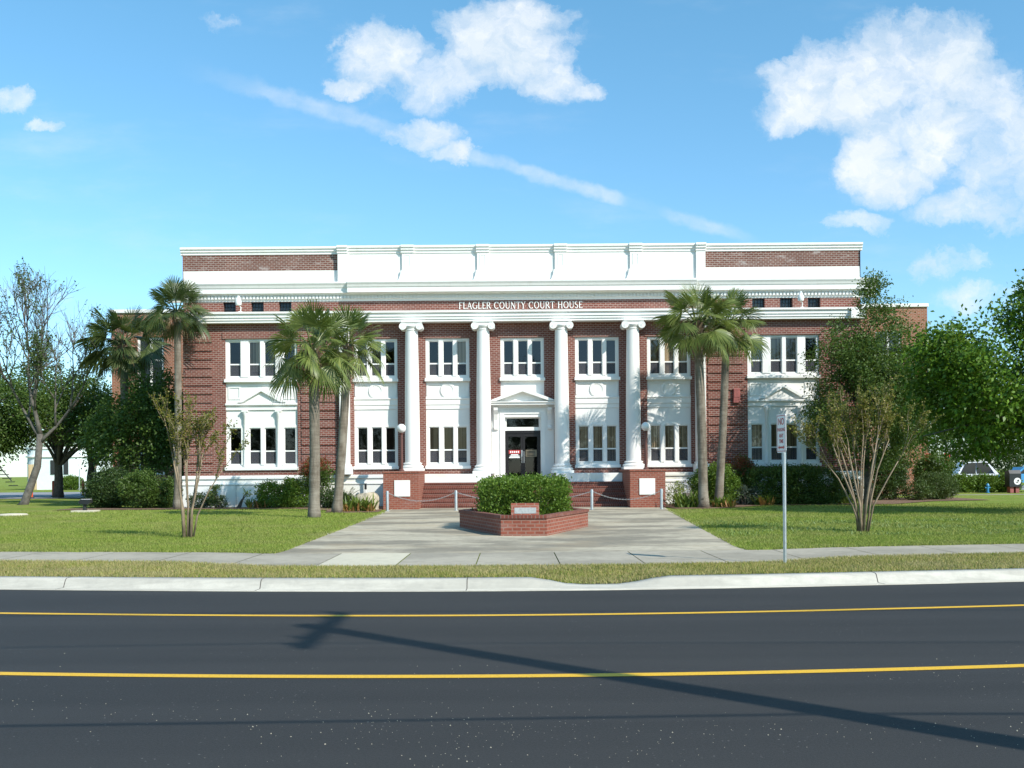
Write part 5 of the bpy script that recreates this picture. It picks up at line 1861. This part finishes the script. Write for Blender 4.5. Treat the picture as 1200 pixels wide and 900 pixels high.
def blade_plant(name, label, cat, x, y, n, h, spread, mat, group=None, w=.03, droop=.5, elong=1.0, part='foliage'):
    z = float(T(y)) + .02
    t = thing(name, label, cat, (x, y, z), group)
    V = []; F = []
    for k in range(n):
        cx = x + rng.uniform(-1, 1) * spread * elong; cy = y + rng.uniform(-1, 1) * spread * .6
        a = rng.uniform(0, 6.283); ln_ = h * rng.uniform(.6, 1.25); out = rng.uniform(.25, .75)
        dx, dy = math.cos(a), math.sin(a)
        pv = []
        for q_ in (0, .4, .75, 1.0):
            r = out * ln_ * q_; zz = ln_ * (q_ - droop * q_ * q_ * out * 1.2)
            pv.append((cx + dx * r, cy + dy * r, z + max(zz, .01)))
        b = len(V); ww = w * rng.uniform(.7, 1.2)
        for q_, p in enumerate(pv):
            k_ = (1, 1.1, .8, .05)[q_] * ww
            V += [(p[0] - dy * k_, p[1] + dx * k_, p[2]), (p[0] + dy * k_, p[1] - dx * k_, p[2])]
        for q_ in range(3): F.append((b + q_ * 2, b + q_ * 2 + 1, b + q_ * 2 + 3, b + q_ * 2 + 2))
    np_mesh(part, np.array(V), np.array(F), mat, t)
    return t


def add_blades(t, part, x, y, n, h, spread, mat, w=.03, elong=1.0):
    q_ = blade_plant('tmp_plant', 'x', 'x', x, y, n, h, spread, mat, w=w, elong=elong, part=part)
    for c in list(q_.children):
        c.parent = t
        off = Vector(q_.location) - Vector(t.location)
        c.data.transform(Matrix.Translation(off))
    bpy.data.objects.remove(q_)


t = blade_plant('strap_leaf_plant', 'yellow green strap leaved clump against the plinth, left of the round bush', 'plant', -10.75, 42.7, 60, .55, .4, M['leaf_lily'], 'strap leaved clumps in the beds')
add_blades(t, 'dry_leaf', -10.6, 42.5, 26, .4, .35, M['leaf_orange'])
bush('round_bush', 'rounded bright green bush against the left white plinth', 'bush', -9.7, 42.7, [(-.25, 0, .62, .8, .6, .62), (.6, 0, .55, .7, .5, .56), (.1, 0, .85, .55, .45, .42)], 620, 24, .085, .085, .045, M['leaf_hedge'], shell=.3, gap=-.9)
t = bush('red_tip_shrub', 'tall shrub with red new leaves behind the pair of palms on the left', 'shrub', -8.15, 42.6, [(0, 0, 1.45, .6, .5, .6), (-.35, 0, 1.2, .4, .4, .4), (.3, 0, 1.0, .4, .35, .5)], 230, 18, .1, .1, .045, M['leaf_mid'], 'red tipped shrubs by the court house', shell=.5, gap=-.5)
C = blob_points([(-8.15, 42.5, 1.95, .62, .5, .35), (-8.55, 42.5, 1.75, .4, .4, .3)], 130, .5, 2, -1)
P = clustered(C, 10, .07); leaves('red_leaf', P, out_dirs(P, (-8.15, 42.6, 1.4), .5, .4), .1, .045, M['leaf_red'], t)
bush('low_shrub', 'low dark green shrub at the foot of the right hand palm of the left pair', 'shrub', -7.45, 42.2, [(0, 0, .36, .75, .4, .36)], 150, 24, .08, .08, .045, M['leaf_dark'], shell=.3, gap=-1)


def sago(x, y, label):
    z = float(T(y)) + .02
    t = thing('sago_palm', label, 'plant', (x, y, z))
    mb = MB(); mb.lathe([(.16, z), (.18, z + .1), (.14, z + .25), (.05, z + .3)], x, y, 12); mb.build('stem', M['boot'], t)
    V = []; F = []
    for k in range(26):
        a = k * 2.4; el = R(75 - 62 * (k / 26))
        s = Vector((x, y, z + .27)); hd = Vector((math.cos(a), math.sin(a), 0)); ln_ = .95
        prev = None
        for j in range(16):
            q_ = (j + 1) / 16
            p = s + (hd * math.cos(el) + Vector((0, 0, math.sin(el)))) * ln_ * q_ + Vector((0, 0, -.35 * ln_ * q_ * q_))
            sd_ = Vector((-hd.y, hd.x, .0)); fl = .17 * math.sin(math.pi * min(1, q_ * .85 + .12))
            for sg in (-1, 1):
                b = len(V); fw = hd * .05
                V += [p, p + sd_ * sg * fl + fw + Vector((0, 0, .03)), p + hd * .035]
                F.append((b, b + 1, b + 2))
    np_mesh('crown', np.array([tuple(v) for v in V]), np.array(F), M['leaf_dark'], t)


sago(-6.75, 41.3, 'dark feathery sago palm between the palm trunk and the boulder')
t = blade_plant('lily_clump', 'green lily clump with orange lower leaves in front of the boulder', 'plant', -5.75, 38.6, 170, .68, .55, M['leaf_lily'], 'strap leaved clumps in the beds', w=.028)
add_blades(t, 'dry_leaf', -5.8, 38.5, 100, .36, .62, M['leaf_orange'])
# right of the steps
bush('foundation_plant', 'small pale flowering plant at the foot of the right brick pedestal', 'plant', 6.6, 41.3, [(0, 0, .5, .45, .4, .5)], 110, 16, .08, .08, .045, M['leaf_pale'], shell=.5, gap=-.4)
boulder(7.05, 40.9, .38, .3, .5, 'dark weathered stump like rock beside the pale plant right of the steps', M['bark_dark'], 8, 'rock', 'rock')
t = blade_plant('lily_clump', 'large green lily clump left of the palm trunks on the right', 'plant', 6.95, 39.6, 170, .75, .6, M['leaf_lily'], 'strap leaved clumps in the beds')
t = blade_plant('lily_clump', 'lily clump with yellow dry leaves right of the palm trunks on the right', 'plant', 8.2, 39.6, 90, .5, .4, M['leaf_lily'], 'strap leaved clumps in the beds')
add_blades(t, 'dry_leaf', 8.2, 39.4, 40, .35, .45, M['leaf_orange'])
bush('cone_bush', 'bright green cone shaped bush behind the palm trunks on the right', 'bush', 8.55, 41.9, [(0, 0, .7, .85, .7, .75), (0, 0, 1.25, .55, .5, .5), (-.6, 0, .8, .6, .5, .7)], 620, 24, .085, .085, .045, M['leaf_hedge'], shell=.3, gap=-1)
t = bush('red_tip_shrub', 'tall shrub with red new leaves between the cone bush and the clipped hedge', 'shrub', 9.75, 43.0, [(0, 0, 1.4, .7, .4, .65), (-.3, 0, .9, .5, .4, .5)], 260, 18, .1, .1, .045, M['leaf_mid'], 'red tipped shrubs by the court house', shell=.5, gap=-.5)
C = blob_points([(9.6, 42.85, 1.9, .6, .4, .3), (9.8, 42.8, 1.55, .5, .4, .4)], 110, .5, 2, -1)
P = clustered(C, 9, .07); leaves('red_leaf', P, out_dirs(P, (9.7, 43, 1.4), .5, .4), .1, .045, M['leaf_red'], t)
bush('low_shrub', 'small grey green shrub in front of the red leaved shrub on the right', 'shrub', 9.55, 41.7, [(0, 0, .4, .45, .35, .4)], 110, 22, .07, .07, .035, M['leaf_grey'], shell=.3, gap=-1)
t = blade_plant('lily_clump', 'small yellow lily clump at the left end of the clipped hedge', 'plant', 10.25, 41.4, 70, .55, .35, M['leaf_lily'], 'strap leaved clumps in the beds')
add_blades(t, 'dry_leaf', 10.3, 41.2, 30, .4, .3, M['leaf_orange'])
bush('clipped_hedge', 'long clipped hedge under the right pavilion windows', 'hedge', 11.7, 42.3, [(-.9, 0, .75, 1.0, .65, .75), (0, 0, .8, 1.1, .65, .78), (.95, 0, .72, 1.0, .65, .72)], 900, 26, .09, .09, .05, M['leaf_mid'], shell=.22, gap=-2, up=.4, box=.6)
t = blade_plant('lily_clump', 'row of yellow green lilies right of the clipped hedge', 'plant', 13.7, 42.3, 120, .55, .4, M['leaf_lily'], 'strap leaved clumps in the beds', elong=1.9)
bush('low_shrub', 'dark low shrub behind the lilies, under the white plinth at the right corner', 'shrub', 14.1, 43.0, [(0, 0, .55, .8, .4, .5)], 180, 22, .09, .09, .05, M['leaf_dark'], shell=.3, gap=-1)
bush('dark_shrub', 'dark shrub behind the many stemmed crape myrtle', 'shrub', 17.0, 46.8, [(0, 0, .9, 1.2, .9, .9), (.5, 0, 1.4, .8, .7, .9)], 480, 28, .11, .1, .055, M['leaf_dark'], 'shrubs beyond the right corner', shell=.3, gap=-1)
bush('dark_shrub', 'rounded olive shrub at the end of the right mulch bed', 'shrub', 19.7, 47.2, [(0, 0, .6, .95, .85, .62)], 420, 28, .08, .07, .04, M['leaf_olive'], 'shrubs beyond the right corner', shell=.22, gap=-2)
bush('dark_shrub', 'upright shrub behind the rounded olive one', 'shrub', 20.5, 49.2, [(0, 0, 1.2, .95, .8, .95)], 380, 28, .1, .1, .055, M['leaf_mid'], 'shrubs beyond the right corner', shell=.4, gap=-.7)
bush('dark_shrub', 'low brownish shrub in front of the rounded olive one', 'shrub', 18.5, 46.2, [(0, 0, .4, .7, .5, .42)], 170, 22, .08, .08, .045, M['leaf_olive'], 'shrubs beyond the right corner', shell=.4, gap=-.7)
leafy_tree('young_tree', 'young tree with a thin pale trunk beyond the right corner', 'tree', 18.2, 48.4, [(0, 0, 4.6, 1.5, 1.4, 1.6), (.8, 0, 3.6, 1.2, 1.2, 1.1)], 300, 32, .22, .13, .075, M['leaf_dark'], 3.2, .1, M['bark_grey'], n_limbs=10)

# ------------------------------------------------------------------ beyond the lawn, left
for x, y, lb in ((-30.2, 63.8, 'orange marker post left of the forked tree'), (-30.4, 67.3, 'orange marker post just left of the forked trunk'), (-29.4, 69.6, 'orange marker post, left one of the close pair'), (-29.0, 70.0, 'orange marker post, right one of the close pair')):
    z = .2
    t = thing('marker_post', lb, 'post', (x, y, z), 'orange posts along the side street')
    w_ = MB(); w_.lathe([(.09, z), (.09, z + .95), (.08, z + 1.02), (.02, z + 1.05)], x, y, 12); w_.build('post', M['orange'], t, autos=40)
    w_ = MB(); w_.lathe([(.17, z), (.17, z + .03), (.12, z + .06)], x, y, 12); w_.build('base', M['rubber'], t)
x, y = -45.3, 104.0; z = .17
t = thing('small_building', 'small pale mint building with a rounded corner across the side street', 'building', (x, y, z))
def rrect(x0, x1, y0, y1, r, n=8):
    out = []
    for cx, cy, a0 in ((x1 - r, y0 + r, -90), (x1 - r, y1 - r, 0), (x0 + r, y1 - r, 90), (x0 + r, y0 + r, 180)):
        for k in range(n + 1):
            a = R(a0 + 90 * k / n); out.append((cx + r * math.cos(a), cy + r * math.sin(a)))
    return out
w_ = MB(); w_.prism_z(rrect(-48.2, -42.4, 100, 110, 1.3), z, z + 4.0); bo = w_.build('wall', M['pale_wall'], t)
w_ = MB(); w_.prism_z(rrect(-48.35, -42.25, 99.85, 110.15, 1.4), z + 3.2, z + 3.32); w_.prism_z(rrect(-48.3, -42.3, 99.9, 110.1, 1.4), z + 4.001, z + 4.2); w_.build('roof', M['white'], t)
for wx in (-45.2, -43.9):
    w_ = MB(); w_.box(wx - .22, wx + .22, 99.93, 99.998, z + 1.5, z + 2.9); w_.build('window', M['car_glass'], t)
w_ = MB(); w_.box(-47.6, -46.8, 99.94, 99.998, z, z + 2.5, bev=.01); w_.build('door', M['blind'], t)
w_ = MB()
for k in range(8): w_.box(-51.0 + k * .3, -50.7 + k * .3, 98.6, 99.9, z + 3.0 - k * .36 - .08, z + 3.0 - k * .36)
w_.tube([(-51.1, 98.6, z + 3.9), (-48.6, 98.6, z + .9)], .05, 6); w_.tube([(-51.1, 98.6, z), (-51.1, 98.6, z + 3.9)], .06, 6)
w_.build('staircase', M['dark_metal'], t)
for x, y, w0, lb in ((-45.6, 97.2, 1.2, 'rounded clipped bush in front of the mint building, under its left window'), (-41.0, 97.0, 1.6, 'wide clipped bush at the rounded corner of the mint building')):
    bush('far_bush', lb, 'bush', x + 3.4, y, [(0, 0, .6, w0, .7, .65)], 240, 24, .12, .14, .08, M['leaf_hedge'], 'bushes by the mint building', shell=.25, gap=-2)
for x, y, h, r_, lb in ((-32.6, 72.5, 4.2, .05, 'thin dark sign pole between the leaning trunk and the forked tree'), (-30.8, 75.0, 8.5, .11, 'wooden pole standing in front of the rounded corner of the mint building'), (-27.2, 76.0, 7.0, .13, 'pale wooden pole right of the mint building')):
    w_ = MB(); w_.tube([(x, y, .1), (x, y, .2 + h)], [r_, r_ * .8], 10)
    tag(w_.build('street_pole', M['wood_pole'], None, loc=(x, y, .2)), lb, 'pole', 'poles along the side street')
x, y = -46.5, 92.0; z = .2
t = thing('street_sign', 'small white sign on a thin post at the far left', 'sign', (x + 7.3, y, z))
w_ = MB(); w_.tube([(x + 7.3, y, z), (x + 7.3, y, z + 2.3)], .05, 8); w_.build('post', M['steel'], t)
w_ = MB(); w_.box(x + 7.0, x + 7.6, y - .06, y - .051, z + 1.9, z + 2.3, bev=.002); w_.build('panel', M['sign_white'], t)

# ------------------------------------------------------------------ beyond the lawn, right
for k, (x, lb) in enumerate(((26.6, 'low bright hedge shrub left of the kiosk, farthest left'), (27.9, 'low bright hedge shrub left of the kiosk, in the middle'), (29.2, 'low bright hedge shrub left of the kiosk, next to the blue post'))):
    bush('low_hedge', lb, 'hedge', x, 60.0, [(0, 0, .5, .8, .55, .5)], 240, 22, .1, .12, .07, M['leaf_hedge'], 'hedge shrubs along the path', shell=.3, gap=-1.5)
bush('low_hedge', 'low bright hedge shrub right of the kiosk', 'hedge', 32.0, 61.0, [(0, 0, .5, 1.0, .55, .5)], 240, 22, .1, .12, .07, M['leaf_hedge'], 'hedge shrubs along the path', shell=.3, gap=-1.5)
x, y = 28.75, 58.2; z = .18
t = thing('kiosk_box', 'dark box with a round white emblem on brick coloured legs beside the path', 'kiosk', (x, y, z))
w_ = MB(); w_.prism_x([(y - .3, z + .35), (y + .3, z + .35), (y + .3, z + 1.22), (y - .18, z + 1.3), (y - .3, z + 1.1)], x - .38, x + .28); w_.build('housing', M['dark_metal'], t)
w_ = MB(); w_.lathe_axis([(.2, 0), (.2, .012)], (x + .06, y - .302, z + .66), (0, -1, 0), 24)
ro = w_.build('emblem', M['sign_white'], t)
w_ = MB(); w_.lathe_axis([(.055, .0121), (.055, .016)], (x + .1, y - .302, z + .7), (0, -1, 0), 12); w_.box(x - .02, x + .1, y - .3185, y - .3145, z + .58, z + .63)
w_.build('mark', M['dark_metal'], ro)
for sx_ in (-.3, .02):
    w_ = MB(); w_.box(x + sx_, x + sx_ + .2, y - .2, y + .2, z, z + .349); w_.build('leg', M['red_box'], t)
x, y = 27.3, 58.3
t = thing('blue_post', 'small bright blue hydrant left of the dark kiosk', 'hydrant', (x, y, z))
w_ = MB(); w_.lathe([(.12, z), (.12, z + .04), (.075, z + .05), (.075, z + .38), (.1, z + .4), (.1, z + .43), (.07, z + .5), (.02, z + .55)], x, y, 14); w_.build('barrel', M['blue'], t, autos=40)
w_ = MB(); w_.tube([(x - .15, y, z + .3), (x + .15, y, z + .3)], .04, 10); w_.build('outlet', M['blue'], t)
for sx_, lb in ((23.15, 'red hanging banner on a pole beyond the right shrubs, left one'), (24.2, 'red hanging banner on a pole beyond the right shrubs, right one')):
    y = 56.5
    t = thing('banner_pole', lb, 'banner', (sx_, y, .17), 'red banners beyond the right shrubs')
    w_ = MB(); w_.tube([(sx_ + .2, y, .17), (sx_ + .2, y, 2.6)], .03, 8); w_.build('pole', M['dark_metal'], t)
    w_ = MB(); w_.box(sx_ - .14, sx_ + .165, y - .012, y, 1.85, 2.45, bev=.004); w_.build('banner', M['red_paint'], t)


def car(x, y, rz, body_mat, label, hgt=1.5):
    t = thing('parked_car', label, 'car', (x, y, .19), 'cars parked beyond the right lawn', rz)
    ORG[t.name] = Vector((0, 0, 0))
    w_ = MB()
    prof = [(-2.2, .35), (-2.25, .6), (-2.15, .85), (-1.3, .95), (-.7, hgt - .05), (.9, hgt), (1.7, .98), (2.2, .9), (2.25, .5), (2.2, .32)]
    w_.prism([(a, b) for a, b in prof], lambda a, b: (a, -.86 + .12 * max(0, b - .9), b), lambda a, b: (a, .86 - .12 * max(0, b - .9), b))
    w_.build('body', body_mat, t)
    for sg in (-1, 1):
        w_ = MB()
        for p in ([(-1.1, .98), (-.62, hgt - .12), (.05, hgt - .08), (.05, .98)], [(.12, .98), (.12, hgt - .08), (.85, hgt - .07), (1.4, 1.0)]):
            w_.prism(p, lambda a, b: (a, sg * .862, b), lambda a, b: (a, sg * (.868 - .12 * max(0, b - .9)), b))
        w_.build('window', M['car_glass'], t)
        for wx in (-1.4, 1.4):
            w_ = MB(); w_.lathe_axis([(.32, -.1), (.34, -.06), (.34, .06), (.32, .1)], (wx, sg * .8, .33), (0, 1, 0), 18); wo = w_.build('wheel', M['rubber'], t)
            w_ = MB(); w_.lathe_axis([(.19, .0), (.19, .015), (.05, .03)], (wx, sg * .901, .33), (0, sg, 0), 14); w_.build('rim', M['steel'], wo)
    return t


car(37.6, 74, R(0), M['blue_car'], 'light blue car parked beyond the low hedges at the right edge')
car(42.5, 82, R(10), M['white_car'], 'white car parked behind the light blue one', 1.75)
car(34.8, 77, R(-5), M['white_car'], 'white van with a tall roof parked behind the low hedge shrubs', 1.9)
car(24.6, 71, R(0), M['white_car'], 'white car parked behind the red banners')

# far trees, each its own
FT = [(-62, 108, 8.5, 'dark far tree behind the mint building, farthest left'), (-52, 122, 10, 'far tree rising behind the mint building roof'), (-36, 118, 9.5, 'far tree right of the mint building'), (-27, 112, 8, 'far tree behind the hedge at the left of the court house'), (-46, 95, 5.5, 'low far tree left of the mint building steps'),
      (36, 104, 10, 'far tree beyond the parked cars, left one'), (46, 98, 10, 'far tree beyond the parked cars, middle one'), (56, 108, 11, 'far tree beyond the parked cars, right one'), (66, 100, 10, 'far tree beyond the parked cars at the frame edge'), (-74, 112, 9, 'far tree standing well left of the mint building'), (-88, 108, 10, 'far tree at the far end of the side street'), (28, 96, 8, 'far tree seen behind the upright shrub on the right')]
for k, (x, y, h, lb) in enumerate(FT):
    if k == 4: x, y = -52.5, 96
    leafy_tree('far_tree', lb, 'tree', x, y, [(0, 0, h * .55, h * .42, h * .36, h * .36), (h * .22, 0, h * .4, h * .34, h * .3, h * .26), (-h * .24, 0, h * .42, h * .32, h * .3, h * .26), (0, 0, h * .2, h * .45, h * .3, h * .18)], 330, 34, .5, .3, .17, M['leaf_mid' if k % 2 else 'leaf_dark'], h * .35, .28, M['bark_dark'], 'far trees beyond the lots', n_limbs=8, gap=-.6, z=.15)
# trees across the road behind the photographer, mirrored in the windows
BT = [(-34, -34, 13), (-21, -38, 15), (-9, -33, 13), (3, -40, 16), (15, -36, 14), (27, -41, 16), (40, -36, 13)]
for k, (x, y, h) in enumerate(BT):
    leafy_tree('roadside_tree', 'leafy tree across the road, mirrored in the court house windows', 'tree', x, y, [(0, 0, h * .6, h * .4, h * .35, h * .38), (h * .2, 0, h * .42, h * .3, h * .3, h * .25), (-h * .2, 0, h * .42, h * .3, h * .3, h * .25)], 260, 30, .6, .4, .22, M['leaf_dark'], h * .4, .3, M['bark_dark'], 'trees across the road', n_limbs=8, gap=-.7, z=.12)

# ------------------------------------------------------------------ utility pole and cables beside the near kerb (their shadows cross the road)
ux, uy, uh = 6.85, 2.5, 9.6
t = thing('utility_pole', 'wooden utility pole with a cross arm beside the near kerb', 'utility pole', (ux, uy, .12))
w_ = MB(); w_.tube([(ux, uy, 0), (ux, uy, .12 + uh)], [.17, .125], 14); w_.build('pole', M['wood_pole'], t, smooth=True)
w_ = MB(); w_.box(ux - .06, ux + .06, uy - 1.2, uy + 1.2, uh - .22, uh - .08, bev=.01)
ao = w_.build('cross_arm', M['wood_pole'], t)
for k in (-1.1, -.7, .7, 1.1):
    w_ = MB(); w_.lathe([(.03, uh - .08), (.05, uh - .04), (.05, uh + .06), (.02, uh + .1)], ux, uy + k, 10); w_.build('insulator', M['plaque_grey'], ao)
for k, (dy, zz, sag, lb) in enumerate(((-1.1, uh + .06, .5, 'overhead wire on the cross arm end nearest the verge'), (1.1, uh + .06, .5, 'overhead wire on the cross arm end nearest the road'), (-.12, 5.1, .35, 'thick lower cable strung along the utility pole'))):
    w_ = MB(); pts = []
    x0, x1 = ux - 38, ux + 38
    for q_ in range(61):
        xx = x0 + (x1 - x0) * q_ / 60
        d_ = abs(xx - ux) / 38
        pts.append((xx, uy + dy + (.0), zz - sag * 4 * d_ * (1 - d_)))
    w_.tube(pts, .014 if k < 2 else .02, 6)
    tag(w_.build('overhead_wire', M['black'], None, loc=(ux, uy + dy, zz)), lb, 'wire', 'wires along the road')
